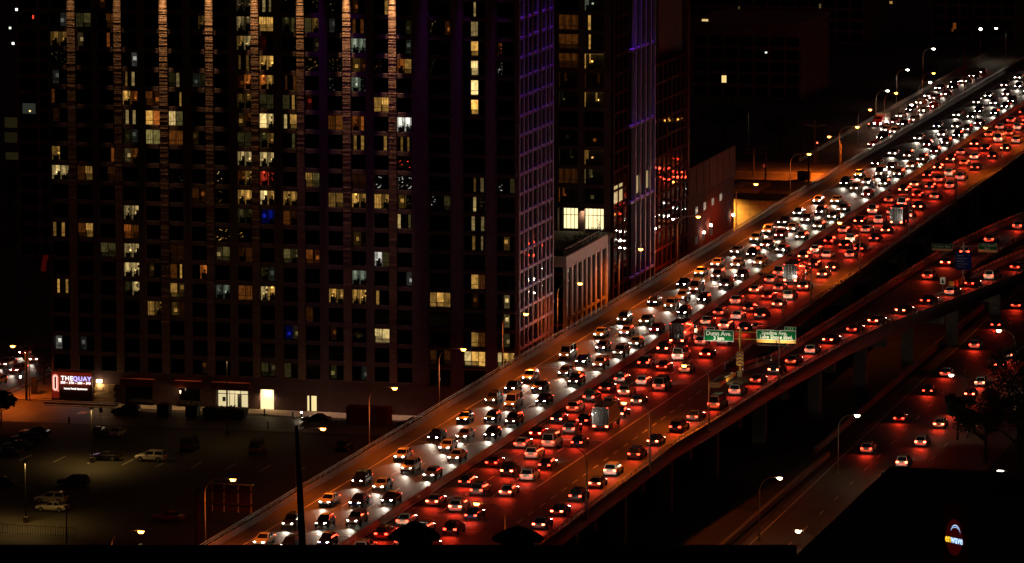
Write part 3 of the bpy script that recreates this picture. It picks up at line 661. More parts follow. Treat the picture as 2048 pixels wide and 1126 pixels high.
far_block('apartment_block', 'nearly black apartment block left of the brick tower with dim windows', -338, -299, 930, 960, 66, 'dark_building', [(22, 245, 2.6, 2, 'g', .02), (22, 275, 2.6, 2, 'g', .014), (58, 217, 2.6, 2, 'c', .03), (24, 312, 2.6, 1.4, 'g', .016), (60, 222, .35, .3, 'p', 2.5), (26, 87, .45, .45, 'k', 2.5), (20, 56, .4, .4, 'c', 2), (33, 19, .45, .45, 'k', 3), (66, 34, .25, .7, 'r', 1.2), (110, 41, 1.2, 2, 'c', .3), (115, 146, .8, 1, 'k', .9)])
far_block('shed', 'low dark shed under the expressway ramp', -118, -92, 900, 930, 8, 'dark_building', [])

# ------------------------------------------------------------------ street lamps
def tubepath(base, h, reach, sgn):
    pts = [(0, 0, 0), (0, 0, h * .5), (0, 0, h - 2.1)]
    for k in range(1, 8):
        a = R(90) * k / 7; pts.append((sgn * 1.9 * (1 - math.cos(a)), 0, h - 2.1 + 2.0 * math.sin(a)))
    pts.append((sgn * reach, 0, h + .02)); return pts
lamp_cache = {}
def davit(px_label, x, y, z, sgn, lit=True, h=9.6, reach=3.3, lens='sodium_lens', col=SODIUM, energy=K_ROAD, name='street_lamp', group='expressway street lamps', rz=0, slim=1.):
    t = thing(name, px_label, 'street lamp', (x, y, z), group, rz)
    key = (h, reach, sgn, slim)
    if key not in lamp_cache:
        p = tubepath(0, h, reach, sgn); lamp_cache[key] = (MB().tube(p, [.14*slim, .11*slim, .09*slim] + [.065*slim]*7 + [.05*slim], 8).mesh('pole', 'pole_paint', True), MB().box(-.25*slim, .25*slim, -.25*slim, .25*slim, 0, .35).mesh('base_plate', 'steel'))
    obj('pole', lamp_cache[key][0], t); obj('base_plate', lamp_cache[key][1], t)
    hx = sgn * (reach + .38)
    if 'head' not in lamp_cache:
        hd = MB().loft([[(xx, -w_, zl), (xx, w_, zl), (xx, w_*.8, zh), (xx, -w_*.8, zh)] for xx, w_, zl, zh in ((-.45, .07, -.03, .06), (-.15, .17, -.06, .12), (.3, .18, -.06, .12), (.45, .1, -.04, .05))])
        lamp_cache['head'] = hd.mesh('lamp_head', 'pole_paint', True)
        lens_m = MB().loft([[(xx, -w_, -.05), (xx, w_, -.05), (xx, w_*.7, zl), (xx, -w_*.7, zl)] for xx, w_, zl in ((-.32, .15, -.12), (-.16, .24, -.34), (.26, .24, -.34), (.40, .14, -.12))])
        lamp_cache['lens'] = lens_m
    hd = obj('lamp_head', lamp_cache['head'], t, (hx, 0, h))
    lk = 'lens_' + (lens if lit else 'off')
    if lk not in lamp_cache: lamp_cache[lk] = lamp_cache['lens'].mesh('lens', lens if lit else 'dark_glass', True)
    obj('lens', lamp_cache[lk], hd, (0, 0, 0))
    if lit:
        lk = ('L', energy, col)
        if lk not in lamp_cache:
            d = bpy.data.lights.new('lamp_light', 'SPOT'); d.energy = energy; d.color = col; d.shadow_soft_size = .18; d.spot_size = R(165); d.spot_blend = .6; lamp_cache[lk] = d
        obj('lamp_light', lamp_cache[lk], hd, (0, 0, -.42))
    return t
ORD = ['nearest', 'second', 'third', 'fourth', 'fifth', 'sixth', 'seventh', 'eighth', 'ninth', 'tenth', 'eleventh', 'twelfth', 'thirteenth']
YL = [562.5, 598.5, 638, 673, 710, 747, 782, 825, 870, 920, 971, 1022]
for k, y in enumerate(YL): davit('lit orange street lamp, %s from the bottom along the tower-side parapet' % ORD[k], XL + .65 - .9, y, DZ - .3, 1)
RP = [(-152.4, 590, 1), (-152.4, 632, 0), (-152.4, 668.6, 1), (-151.6, 703, 1), (-149.9, 745, 0)]
for k, (x, y, on) in enumerate(RP): davit('%s street lamp, %s from the bottom along the exit lane' % ('lit orange' if on else 'unlit', ORD[k]), x, y, DZ - .3, -1, bool(on))
RP2 = [(800, 0), (824, 0), (868, 1), (917, 0), (969.5, 0), (1027, 1), (1085, 1)]
for k, (y, on) in enumerate(RP2): davit('%s street lamp, %s on the main deck edge beyond the green signs' % ('lit orange' if on else 'unlit', ORD[k]), XR + .35, y, DZ - .3, -1, bool(on))
# the nearest sodium lamp on the exit lane side shows between the roof vents
davit('lit orange street lamp showing beside the dark roof vent at the bottom', -152.4, 549, DZ - .3, -1)
# ground level lamps
def ground_lamp(label, px, py, h, sgn, lens, col, e, reach=2.4, group='ground level street lamps', slim=.8):
    p = at(px, py, h - .2); return davit(label, p.x - sgn*(reach + .38), p.y, 0, sgn, True, h, reach, lens, col, e, 'street_lamp', group, 0, slim)
WARM = (1, .72, .38)
ground_lamp('white street lamp left of the lakeside road beyond the concrete barrier', 1714, 832, 9, 1, 'led_lens', WARM, 110)
ground_lamp('white street lamp at the bottom in front of the bridge piers', 1559, 957, 9, 1, 'led_lens', WARM, 90)
ground_lamp('white street lamp reaching left over the near end of the lakeside road', 1596, 1063, 9, -1, 'led_lens', WARM, 90)
ground_lamp('lamp reaching left over the red-lit lakeside lanes by the trees', 1902, 751, 9, -1, 'led_lens', WARM, 80)
ground_lamp('far lamp over the lakeside road below the ramp', 1997, 662, 9, -1, 'led_lens', WARM, 80)
ground_lamp('single white lamp above the dark plant at the lower right', 2000, 943, 9, -1, 'led_white', WARM, 120)
ground_lamp('red-orange lamp on the street corner left of the lit apartment sign', 25, 693, 9, -1, 'sodium_lens', SODIUM, 7000)
for i, (px, py, s, l, e, lb) in enumerate(((1815, 140, 1, 'led_white', 500, 'white lamp above the queue of street cars'), (1867, 98, 1, 'led_white', 400, 'highest small white lamp left of the tall pole'), (1992, 57, -1, 'led_white', 400, 'white lamp at the top right beside a tall davit pole'), (1775, 182, 1, 'led_white', 500, 'white lamp left of the orange one over the street queue'), (1860, 165, 1, 'led_white', 500, 'white lamp under the orange one at the head of the street'), (1823, 210, 1, 'led_white', 500, 'low white lamp above the waiting cars'), (1792, 187, 1, 'sodium_lens', 1200, 'orange lamp paired with a white one over the street queue'), (1740, 220, 1, 'sodium_lens', 900, 'small orange lamp left of the street queue'), (1867, 147, 1, 'sodium_lens', 1500, 'far orange lamp above the head of the street'), (1658, 274, -1, 'sodium_lens', 42000, 'brightest orange lamp at the crossing'))):
    ground_lamp(lb, px, py, 9, s, l, SODIUM if 'sodium' in l else WARM, e, group='lamps around the crossing')
p = at(1961, 60, 9)
fb = thing('floodlight_mast', 'tiny bright floodlight at the top right', 'street lamp', (p.x, p.y, 0)); MB().tube([(p.x, p.y, 0), (p.x, p.y, 9)], .1).build('pole', 'pole_paint', fb); MB().box(p.x-.3, p.x+.3, p.y-.2, p.y+.2, 9, 9.5).build('lens', 'led_white', fb)

# car park poles
def lot_pole(label, px, py, h, lit_e):
    p = at(px, py); t = thing('parking_lot_lamp', label, 'street lamp', p, 'car park lamp poles')
    MB().box(p.x-.3, p.x+.3, p.y-.3, p.y+.3, 0, .8).build('footing', 'concrete_dark', t); MB().tube([(p.x, p.y, .8), (p.x, p.y, h)], [.11, .08]).build('pole', 'dark_metal', t)
    hd = MB().box(p.x-.2, p.x+.2, p.y-.45, p.y+.45, h, h+.16).build('lamp_head', 'dark_metal', t)
    if lit_e: light('lot_fill_light', 'SPOT', hd, Vector((p.x, p.y-.4, h-.12)) - wl(hd), lit_e, (1, .58, .16), .2, None, R(150), .8)  # spot added under the pole head to light the lot
lot_pole('slim pole at the left edge of the car park beside the pale cars', 52, 1045, 8.7, 2600)
lot_pole('dark pole standing in front of the black saloon', 184, 925, 8.2, 2000)
lot_pole('tall black pole in front of the lit lobby doors', 455, 872, 12, 500)
lot_pole('dark pole rising beside the fence at the bottom left', 134, 1116, 7.0, 0)

# ------------------------------------------------------------------ vehicles
def car_body(p):
    L, W, H = p['L'], p['W'], p['H']; hl, hw = L/2, W/2; bz = p['belt']; hz = p['hood']; m = MB()
    st = [(-hl, .80, .55, bz*.78), (-hl+.10, .92, .35, bz*.97), (-hl+.5, .99, .27, bz*1.03), (-hl*.3, 1, .24, bz*1.02), (hl*.25, 1, .24, bz), (p['cowl'], .99, .25, bz*.985), (hl-.55, .95, .27, hz), (hl-.14, .86, .33, hz*.9), (hl, .72, .45, hz*.76)]
    rings = []
    for (y, f, zl, zt) in st:
        w_ = hw * f; rings.append([(-w_*.86, y, zl), (w_*.86, y, zl), (w_, y, zl + .22), (w_*1.0, y, zt - .14), (w_*.90, y, zt), (-w_*.90, y, zt), (-w_*1.0, y, zt - .14), (-w_, y, zl + .22)])
    m.loft(rings, 0)
    g0 = [(p['tail'], .84), (p['cowl'], .82)]; r0, r1 = p['roof']
    B = lambda y, f, z: [(-hw*f, y, z), (hw*f, y, z)]
    zb_, zt_ = bz*1.0 - .03, H
    base = [(-hw*.86, p['tail'], zb_), (hw*.86, p['tail'], zb_), (hw*.86, p['cowl'], zb_), (-hw*.86, p['cowl'], zb_)]
    mid = [(-hw*.70, r0, zt_ - .06), (hw*.70, r0, zt_ - .06), (hw*.70, r1, zt_ - .06), (-hw*.70, r1, zt_ - .06)]
    top = [(-hw*.62, r0 + .12, zt_), (hw*.62, r0 + .12, zt_), (hw*.62, r1 - .18, zt_), (-hw*.62, r1 - .18, zt_)]
    m.loft([base, mid, top], 0)
    # wheel arches and lower trim
    for y in (-p['wb'], p['wb']):
        for s in (-1, 1): m.cylx((y, p['wr']), p['wr'] + .07, s*(hw - .10), s*(hw + .008), 12, 1)
    m.box(-hw*.6, hw*.6, hl - .05, hl + .012, .36, hz*.62, 1)
    g = {}
    def pane(a, b, c, d, off):
        k = MB(); P_ = [Vector(q) for q in (a, b, c, d)]; cen = sum(P_, Vector()) / 4; n = (P_[1]-P_[0]).cross(P_[3]-P_[0]).normalized()
        k.quad(*[tuple(cen + (q - cen) * .90 + n * off) for q in P_]); return k
    g['rear_window'] = pane(base[0], base[1], mid[1], mid[0], .012)
    g['windscreen'] = pane(base[2], base[3], mid[3], mid[2], .012)
    rs = []
    for s, (b0, b1, m1, m0) in ((1, (base[1], base[2], mid[2], mid[1])), (-1, (base[3], base[0], mid[0], mid[3]))):
        lerp = lambda a, b, t: tuple(Vector(a) + (Vector(b) - Vector(a)) * t)
        for (t0, t1) in ((0, .49), (.51, 1)): rs.append(pane(lerp(b0, b1, t0), lerp(b0, b1, t1), lerp(m0, m1, t1), lerp(m0, m1, t0), .012))
    g['side'] = rs
    return m, g
KINDS = {
 'sedan': dict(L=4.7, W=1.82, H=1.45, belt=.94, hood=.80, cowl=.95, tail=-1.75, roof=(-.95, .15), wb=1.4, wr=.33),
 'suv': dict(L=4.75, W=1.92, H=1.72, belt=1.08, hood=.98, cowl=1.05, tail=-2.22, roof=(-1.95, .30), wb=1.42, wr=.38),
 'hatch': dict(L=4.2, W=1.78, H=1.50, belt=.95, hood=.84, cowl=1.0, tail=-1.95, roof=(-1.45, .2), wb=1.28, wr=.32),
 'van': dict(L=5.4, W=1.98, H=2.15, belt=1.15, hood=1.08, cowl=1.75, tail=-2.62, roof=(-2.5, 1.15), wb=1.6, wr=.36),
}
CM = {}
def car_meshes(kind):
    if kind in CM: return CM[kind]
    p = KINDS[kind]; m, g = car_body(p); hw, hl = p['W']/2, p['L']/2; d = {'body': m, 'g': g}
    wheel = MB().cylx((0, 0), p['wr'], -.11, .11, 16); d['tyre'] = wheel.mesh('wheel', 'rubber', False)
    rim = MB().cylx((0, 0), p['wr']*.64, -.118, .118, 10); d['rim'] = rim.mesh('rim', 'rim')
    d['glass'] = {k: v.mesh(k, 'car_glass') for k, v in g.items() if k != 'side'}; d['side'] = [v.mesh('side_window', 'car_glass') for v in g['side']]
    hz = p['hood']*.72
    d['hl'] = lambda s: MB().loft([[(s*hw*.50, y, hz), (s*hw*.80, y - .10*(y > hl-.1), hz), (s*hw*.80, y - .14*(y > hl-.1), hz + .15), (s*hw*.50, y-.02, hz + .15)][::s] for y in (hl - .30, hl - .005)])
    d['tl'] = lambda s: MB().box(min(s*hw*.52, s*hw*.88), max(s*hw*.52, s*hw*.88), -hl - .004, -hl + .25, p['belt']*.74, p['belt']*.93)
    d['mir'] = lambda s: MB().box(min(s*hw*.9, s*(hw + .17)), max(s*hw*.9, s*(hw + .17)), p['cowl'] - .55, p['cowl'] - .42, p['belt'], p['belt'] + .14)
    CM[kind] = d; return d
bodies = {}
def body_mesh(kind, paint):
    if (kind, paint) not in bodies: bodies[(kind, paint)] = car_meshes(kind)['body'].mesh('body', [paint, 'rubber'])
    return bodies[(kind, paint)]
parts_cache = {}
def pc(key, f):
    if key not in parts_cache: parts_cache[key] = f()
    return parts_cache[key]
def parked(label, px, py, kind, paint, rz, group='cars parked on the lot', cat='car', name='parked_car'):
    p = at(px, py); t = thing(name, label, cat, (p.x, p.y, .006), group, rz); d = car_meshes(kind); k = KINDS[kind]
    obj('body', body_mesh(kind, paint), t)
    for n_, me in d['glass'].items(): obj(n_, me, t)
    for me in d['side']: obj('side_window', me, t)
    for s in (-1, 1):
        for y in (-k['wb'], k['wb']):
            wh = obj('wheel', d['tyre'], t, (s*(k['W']/2 - .085), y, k['wr'])); obj('rim', d['rim'], wh)
        obj('headlight', pc((kind, 'hl0', s), lambda: d['hl'](s).mesh('headlight', 'galvanised')), t)
        obj('taillight', pc((kind, 'tl0', s), lambda: d['tl'](s).mesh('taillight', 'car_red')), t)
        obj('mirror', pc((kind, 'mir', paint, s), lambda: d['mir'](s).mesh('mirror', paint)), t)
    return t
SIDE = R(90)
parked('pale silver hatchback, farther of the two side by side at the lower left', 102, 1006, 'suv', 'car_silver', SIDE)
parked('grey saloon, nearer of the two side by side at the lower left', 104, 1022, 'sedan', 'car_silver', SIDE)
parked('black SUV with bright glints on its roof, above the pale pair', 147, 972, 'suv', 'car_black', SIDE)
parked('black saloon facing left beside the dark pole', 211, 920, 'sedan', 'car_black', SIDE)
parked('white SUV facing left with a black roof line', 302, 922, 'suv', 'car_white', SIDE)
parked('dim car seen from its tail in the back row, nearer the access road sign', 200, 870, 'sedan', 'car_grey', 0)
parked('pale car seen from its tail in the back row with a red tail lamp', 236, 872, 'sedan', 'car_silver', 0)
parked('dark pickup-like van parked alone in the middle of the lot', 380, 900, 'van', 'car_charcoal', 0)
parked('white van parked below the lit garage door', 514, 905, 'van', 'car_grey', R(8))
parked('dark SUV at the back of the lot below the lamp-lit container', 690, 900, 'suv', 'car_black', 0)
parked('dark red saloon near the parapet at the bottom', 337, 1042, 'sedan', 'car_red', SIDE)
parked('dark saloon at the very bottom, left of the lamp pole', 183, 1108, 'sedan', 'car_black', SIDE)
parked('dark hatchback at the very bottom, right of the lamp pole', 278, 1110, 'hatch', 'car_charcoal', SIDE)
for k, (px, py) in enumerate(((70, 872), (52, 886), (34, 899), (14, 913))):
    parked('dark car, %s from the back of the slanted row at the left edge' % ORD[k].replace('nearest', 'first'), px, py, ('sedan', 'suv', 'hatch', 'sedan')[k], ('car_black', 'car_charcoal', 'car_black', 'car_blue')[k], SIDE)
parked('dark car half cut off at the left edge beside the slim pole', 0, 972, 'sedan', 'car_black', SIDE)
parked('dark saloon behind the sign frame at the bottom', 468, 990, 'sedan', 'car_charcoal', SIDE)
parked('black SUV parked at the kerb left of the skips', 253, 830, 'suv', 'car_black', SIDE, 'cars at the kerb')
parked('black saloon parked at the kerb right of the lit doors', 632, 845, 'sedan', 'car_black', SIDE, 'cars at the kerb')
parked('dark car at the kerb against the parapet', 825, 856, 'suv', 'car_black', SIDE, 'cars at the kerb')

# moving traffic, stood still where it drives
HEAD_W, TAIL_W = 620.0, 60.0
Lhead = bpy.data.lights.new('headlight_beam', 'SPOT'); Lhead.energy = HEAD_W; Lhead.color = (1, .86, .66); Lhead.spot_size = R(62); Lhead.spot_blend = 1.0; Lhead.shadow_soft_size = .12
Ltail = bpy.data.lights.new('taillight_glow', 'AREA'); Ltail.energy = TAIL_W; Ltail.color = (1, .035, .012); Ltail.shape = 'RECTANGLE'; Ltail.size = 1.4; Ltail.size_y = .18
PAINTS = ['car_black', 'car_charcoal', 'car_white', 'car_silver', 'car_grey', 'car_white', 'car_blue', 'car_red', 'car_silver', 'car_white']
NM = {'sedan': 'car', 'hatch': 'car', 'suv': 'car', 'van': 'van'}
def moving(kind, x, y, z, rz, label, group, brake=False, beams=True, tails=True):
    d = car_meshes(kind); p = KINDS[kind]; paint = rnd.choice(PAINTS) if kind != 'van' else 'car_white'
    key = ('mv', kind, paint)
    def mk():
        m = MB(); b = d['body']; m.v = list(b.v); m.f = list(b.f); m.m = list(b.m)
        for gm in list(d['g'][k] for k in d['g'] if k != 'side') + d['g']['side']:
            i = len(m.v); m.v += gm.v; m.f += [tuple(q + i for q in f) for f in gm.f]; m.m += [2] * len(gm.f)
        for yy in (-p['wb'], p['wb']):
            for s in (-1, 1): m.cylx((yy, p['wr']), p['wr'], s*(p['W']/2 - .2), s*(p['W']/2 + .02), 12, 1)
        return m.mesh('car', [paint, 'rubber', 'car_glass'])
    c = obj(NM[kind], pc(key, mk), None, (x, y, z), (0, 0, rz)); c['paint'] = paint; tag(c, label, NM[kind], group)
    for s in (-1, 1):
        obj('headlight', pc((kind, 'hl', s), lambda: d['hl'](s).mesh('headlight', 'head_lens')), c)
        obj('taillight', pc((kind, 'tl', s, brake), lambda: d['tl'](s).mesh('taillight', 'brake_lens' if brake else 'tail_lens')), c)
    if beams: obj('headlight_beam', Lhead, c, (0, p['L']/2 + .08, .66), (R(86.0), 0, 0))
    if tails: obj('taillight_glow', Ltail, c, (0, -p['L']/2 - .06, .82), (R(-62), 0, 0))
    return c
PN = {'car_black': 'black', 'car_charcoal': 'charcoal', 'car_white': 'white', 'car_silver': 'silver', 'car_grey': 'grey', 'car_blue': 'dark blue', 'car_red': 'red'}
KN = {'sedan': 'saloon', 'suv': 'SUV', 'hatch': 'hatchback', 'van': 'van'}
def nth(n): return '%d%s' % (n, 'th' if 10 < n % 100 < 14 else {1: 'st', 2: 'nd', 3: 'rd'}.get(n % 10, 'th'))
TRUCKS = [(-166.3, 702, 'grey'), (-173.7, 785, 'grey'), (-170.0, 858, 'grey'), (-166.3, 941, 'grey')]
def lane(x, ya, yb, rz, label, group, gap=(11, 18), wob=.25, kinds=('sedan', 'suv', 'hatch', 'sedan', 'suv', 'hatch', 'sedan', 'suv', 'van'), far=1.25, beams=1, tails=1):
    y = ya + rnd.uniform(0, 8); n = 0
    while y < yb:
        X = (x(y) if callable(x) else x) + rnd.uniform(-wob, wob)
        blk = [t for t in TRUCKS if abs(t[0] - X) < 1.5 and abs(t[1] - y) < 9]
        if blk: y = blk[0][1] + 9.5; continue
        a = rz
        if callable(x): a = rz - math.atan2(x(y + 4) - x(y), 4)
        n += 1; kd = rnd.choice(kinds)
        c = moving(kd, X, y, DZ + .006, a, '', group, rnd.random() < .3, beams and n % beams == 0, tails and n % tails == 0)
        c['label'] = '%s %s, %s from the bottom %s' % (PN[c['paint']], KN[kd], nth(n), label); del c['paint']
        y += rnd.uniform(*gap) * (far if y > 950 else 1)
G1, G2 = 'traffic coming towards the camera on the expressway', 'traffic driving away on the expressway'
lane(-187.3, 575, 1260, R(180), 'in the oncoming lane nearest the towers', G1, (9.5, 24), tails=0)
lane(-183.6, 575, 1260, R(180), 'in the middle oncoming lane', G1, (8.5, 18), tails=0)
lane(-179.9, 575, 1260, R(180), 'in the oncoming lane along the median', G1, (8.5, 20), tails=0)
lane(-173.7, 575, 1200, 0, 'in the departing lane along the median', G2, (8, 16), beams=2)
lane(-170.0, 575, 1200, 0, 'in the middle departing lane', G2, (8, 16), beams=2)
lane(-166.3, 575, 1200, 0, 'in the right-hand departing through lane', G2, (8, 19), beams=2)
lane(lambda y: poly(RE, y) - (3.5 if y < 745 else 3.3), 575, 960, 0, 'on the exit lane and right-hand ramp', 'traffic on the exit ramp', (9.5, 13.5), .2, beams=2)
lane(lambda y: poly(LE, y) + 4.2, 866, 1000, 0, 'on the left fork of the ramp', 'traffic on the exit ramp', (13, 22), .3, beams=2)
for k in range(13): moving(rnd.choice(('sedan', 'suv', 'hatch')), -129.6 - k*.16 + rnd.uniform(-.2, .2), 668 + k*15.5 + rnd.uniform(-3, 3), .012, R(1), 'departing car, %s from the near end of the red lane of the lakeside road' % nth(k + 1), 'traffic on the lakeside road', True)
for k in range(7): moving(rnd.choice(('sedan', 'suv', 'hatch')), -137.6 - k*.3, 758 + k*25 + rnd.uniform(-5, 5), .012, R(1), 'dim departing car, %s from the near end of the far lakeside lane' % nth(k + 1), 'traffic on the lakeside road', False, False)
for k in range(9): moving(rnd.choice(('sedan', 'suv', 'hatch')), (-287.5, -291.3)[k % 2] - k*.45, 770 + k*6.2, .012, R(176), 'oncoming car with white headlights, %s up the street left of the brick tower' % nth(k + 1), 'traffic on the side street')
for k, (px, py, kd) in enumerate(((1748, 293, 'sedan'), (1764, 280, 'suv'), (1772, 264, 'hatch'), (1790, 268, 'suv'), (1806, 252, 'sedan'), (1828, 244, 'suv'), (1848, 225, 'sedan'), (1866, 217, 'hatch'), (1869, 201, 'suv'), (1892, 192, 'sedan'), (1905, 178, 'suv'), (1932, 166, 'sedan'), (1786, 248, 'sedan'), (1802, 236, 'hatch'), (1822, 224, 'suv'), (1842, 209, 'sedan'), (1858, 196, 'hatch'), (1880, 180, 'sedan'), (1912, 168, 'sedan'), (1948, 156, 'suv'), (1962, 148, 'hatch'))):
    p = at(px, py); moving(kd, p.x, p.y, .012, R(172), 'oncoming car with bright headlights, %s in the street queue from the crossing' % nth(k + 1), 'cars queueing on the uphill street')
# red delivery truck in the street queue
p = at(1776, 252); tk = thing('delivery_truck', 'red cab truck with pale roof in the street queue', 'truck', (p.x - 1.6, p.y, .012), None, R(172))
def tpart(n_, m, mm): return obj(n_, m.mesh(n_, mm), tk)
tpart('cab', MB().loft([[(-1.1, y, .5), (1.1, y, .5), (1.1, y, zt-.2), (.95, y, zt), (-.95, y, zt), (-1.1, y, zt-.2)] for y, zt in ((1.2, 2.7), (2.6, 2.6), (3.1, 1.6))]), 'red_paint')
tpart('cargo_box', MB().box(-1.15, 1.15, -3.4, 1.15, .8, 3.1), 'car_white'); tpart('windscreen', MB().quad((-.9, 3.0, 1.75), (.9, 3.0, 1.75), (.85, 2.72, 2.45), (-.85, 2.72, 2.45)), 'car_glass')
for s in (-1, 1):
    tpart('headlight', MB().box(min(s*.6, s*.95), max(s*.6, s*.95), 3.05, 3.13, .75, .95), 'head_lens')
    for y in (-2.3, 2.0): tpart('wheel', MB().cylx((y, .48), .48, s*.85, s*1.16), 'rubber')
# pale box trucks and a coach among the departing traffic
def box_truck(x, y, label, paint='car_grey'):
    t = thing('box_truck', label, 'truck', (x, y, DZ + .006), 'trucks on the expressway')
    def q(n_, m, mm): return obj(n_, m.mesh(n_, mm), t)
    q('cargo_box', MB().box(-1.22, 1.22, -4.2, 1.6, .95, 3.5), paint); q('chassis', MB().box(-.9, .9, -4.1, 3.6, .55, .94), 'dark_metal')
    q('cab', MB().loft([[(-1.1, yy, .5), (1.1, yy, .5), (1.1, yy, zt-.2), (.95, yy, zt), (-.95, yy, zt), (-1.1, yy, zt-.2)] for yy, zt in ((1.9, 2.6), (3.2, 2.5), (3.8, 1.5))]), paint)
    q('rear_door', MB().box(-1.1, -.02, -4.26, -4.205, 1.0, 3.4).box(.02, 1.1, -4.26, -4.205, 1.0, 3.4), 'car_charcoal')
    for xx in (-.85, -.25, .25, .85): q('lock_rod', MB().box(xx - .025, xx + .025, -4.31, -4.265, 1.05, 3.35), 'steel')
    q('rear_bumper', MB().box(-1.15, 1.15, -4.45, -4.27, .52, .64), 'dark_metal')
    for s in (-1, 1):
        q('marker_lamp', MB().box(s*1.0 - .08, s*1.0 + .08, -4.27, -4.2, 3.42, 3.49), 'tail_lens')
        q('taillight', MB().box(min(s*.75, s*1.1), max(s*.75, s*1.1), -4.26, -4.18, .66, .86), 'brake_lens'); q('headlight', MB().box(min(s*.6, s*.95), max(s*.6, s*.95), 3.7, 3.84, .7, .9), 'head_lens')
        for yy in (-2.9, -1.8, 2.7): q('wheel', MB().cylx((yy, .48), .48, s*.85, s*1.16), 'rubber')
    obj('headlight_beam', Lhead, t, (0, 3.95, .8), (R(86.0), 0, 0)); obj('taillight_glow', Ltail, t, (0, -4.4, .8), (R(-62), 0, 0))
for k, (x, y, c_) in enumerate(TRUCKS): box_truck(x, y, 'grey box truck, %s from the bottom among the departing traffic' % nth(k + 1))
# ------------------------------------------------------------------ signs
def panel(root, name, x0, x1, y, z0, z1, m, t=.06): return MB().box(x0, x1, y - t, y, z0, z1).build(name, m, root)
def border(root, x0, x1, y, z0, z1, m='sign_white', w=.07):
    MB().box(x0, x1, y - .075, y - .061, z0, z0 + w).box(x0, x1, y - .075, y - .061, z1 - w, z1).box(x0, x0 + w, y - .075, y - .061, z0 + w, z1 - w).box(x1 - w, x1, y - .075, y - .061, z0 + w, z1 - w).build('border', m, root)
GY = 752.0
gs = thing('gantry_sign', 'pair of green exit signs on a yellow steel post at the gore', 'sign', (-158.1, GY, DZ))
pc0 = atY(1480, 750, GY); gx = pc0.x; g0 = lambda px, py: atY(px, py, GY - .3)
MB().box(gx - .35, gx + .35, GY - .35, GY + .35, DZ, DZ + 1.0).build('plinth', 'concrete', gs)
MB().tube([(gx, GY, DZ + 1), (gx, GY, g0(1480, 657).z)], .19).build('post', 'yellow_paint', gs)
a0, a1 = g0(1408, 659), g0(1467, 683.5); b0, b1 = g0(1513.5, 659), g0(1592, 687.5)
for z in (g0(1480, 664).z, g0(1480, 678).z): MB().tube([(a1.x - .5, GY + .02, z), (b0.x + .8, GY + .02, z)], .09).build('sign_arm', 'yellow_paint', gs)
s1 = panel(gs, 'sign_panel', a0.x, a1.x, GY - .24, a1.z, a0.z, 'sign_green'); border(s1, a0.x, a1.x, GY - .24, a1.z, a0.z)
zs = a0.z - a1.z; cx = (a0.x + a1.x) / 2
def wtext(root, s, size, m, x, y, z, **kw): return text('lettering', s, size, m, root, Vector((x, y, z)) - wl(root), **kw)
wtext(s1, 'Dunn Ave.', .95, 'sign_white', cx, GY - .315, a1.z + zs*.68, sx=.98, bold=.02); wtext(s1, '3 km', .85, 'sign_white', cx, GY - .315, a1.z + zs*.26, bold=.02)
zy = b1.z + (b0.z - b1.z) * .24
s2 = panel(gs, 'sign_panel', b0.x, b1.x, GY - .24, zy, b0.z, 'sign_green'); border(s2, b0.x, b1.x, GY - .24, zy, b0.z)
panel(s2, 'exit_strip', b0.x, b1.x, GY - .24, b1.z, zy - .003, 'sign_yellow')
cx = (b0.x + b1.x) / 2; zs = b0.z - zy
wtext(s2, 'Spadina Ave.', .78, 'sign_white', cx - .3, GY - .315, zy + zs*.70, bold=.018); wtext(s2, 'Lake Shore Blvd.', .78, 'sign_white', cx, GY - .315, zy + zs*.28, sx=.97, bold=.018)
m = MB(); zc = (b1.z + zy) / 2; m.box(cx - .05, cx + .05, GY - .318, GY - .308, zc, zc + .25).quad((cx - .35, GY - .312, zc + .08), (cx, GY - .312, zc - .24), (cx + .35, GY - .312, zc + .08), (cx, GY - .312, zc - .06)); m.build('down_arrow', 'sign_black', s2)
e0, e1 = g0(1569, 652), g0(1592, 658.5); s3 = panel(gs, 'exit_number_panel', e0.x, e1.x, GY - .24, b0.z + .02, b0.z + .62, 'sign_green'); border(s3, e0.x, e1.x, GY - .24, b0.z + .02, b0.z + .62, w=.05)
wtext(s3, '153', .55, 'sign_white', (e0.x + e1.x)/2, GY - .315, b0.z + .32, spacing=1.2)
# lights added to brighten the sign faces, with a bar under one
lt = MB().bar((b0.x + .3, GY - .24, b1.z - .1), (b0.x + .3, GY - 1.2, b1.z - .2), .06).box(b0.x + .2, b1.x - .4, GY - 1.3, GY - 1.15, b1.z - .3, b1.z - .2).build('fill_light_bar', 'steel', gs)
light('sign_fill_light', 'AREA', gs, Vector((cx, GY - 1.25, b1.z - .12)) - wl(gs), 95, (1, .95, .7), 5, (R(150), 0, 0), shape='RECTANGLE', size_y=.15)
light('sign_fill_light', 'AREA', gs, Vector(((a0.x + a1.x)/2, GY - 1.25, a1.z - .3)) - wl(gs), 60, (1, .95, .75), 4, (R(150), 0, 0), shape='RECTANGLE', size_y=.15)
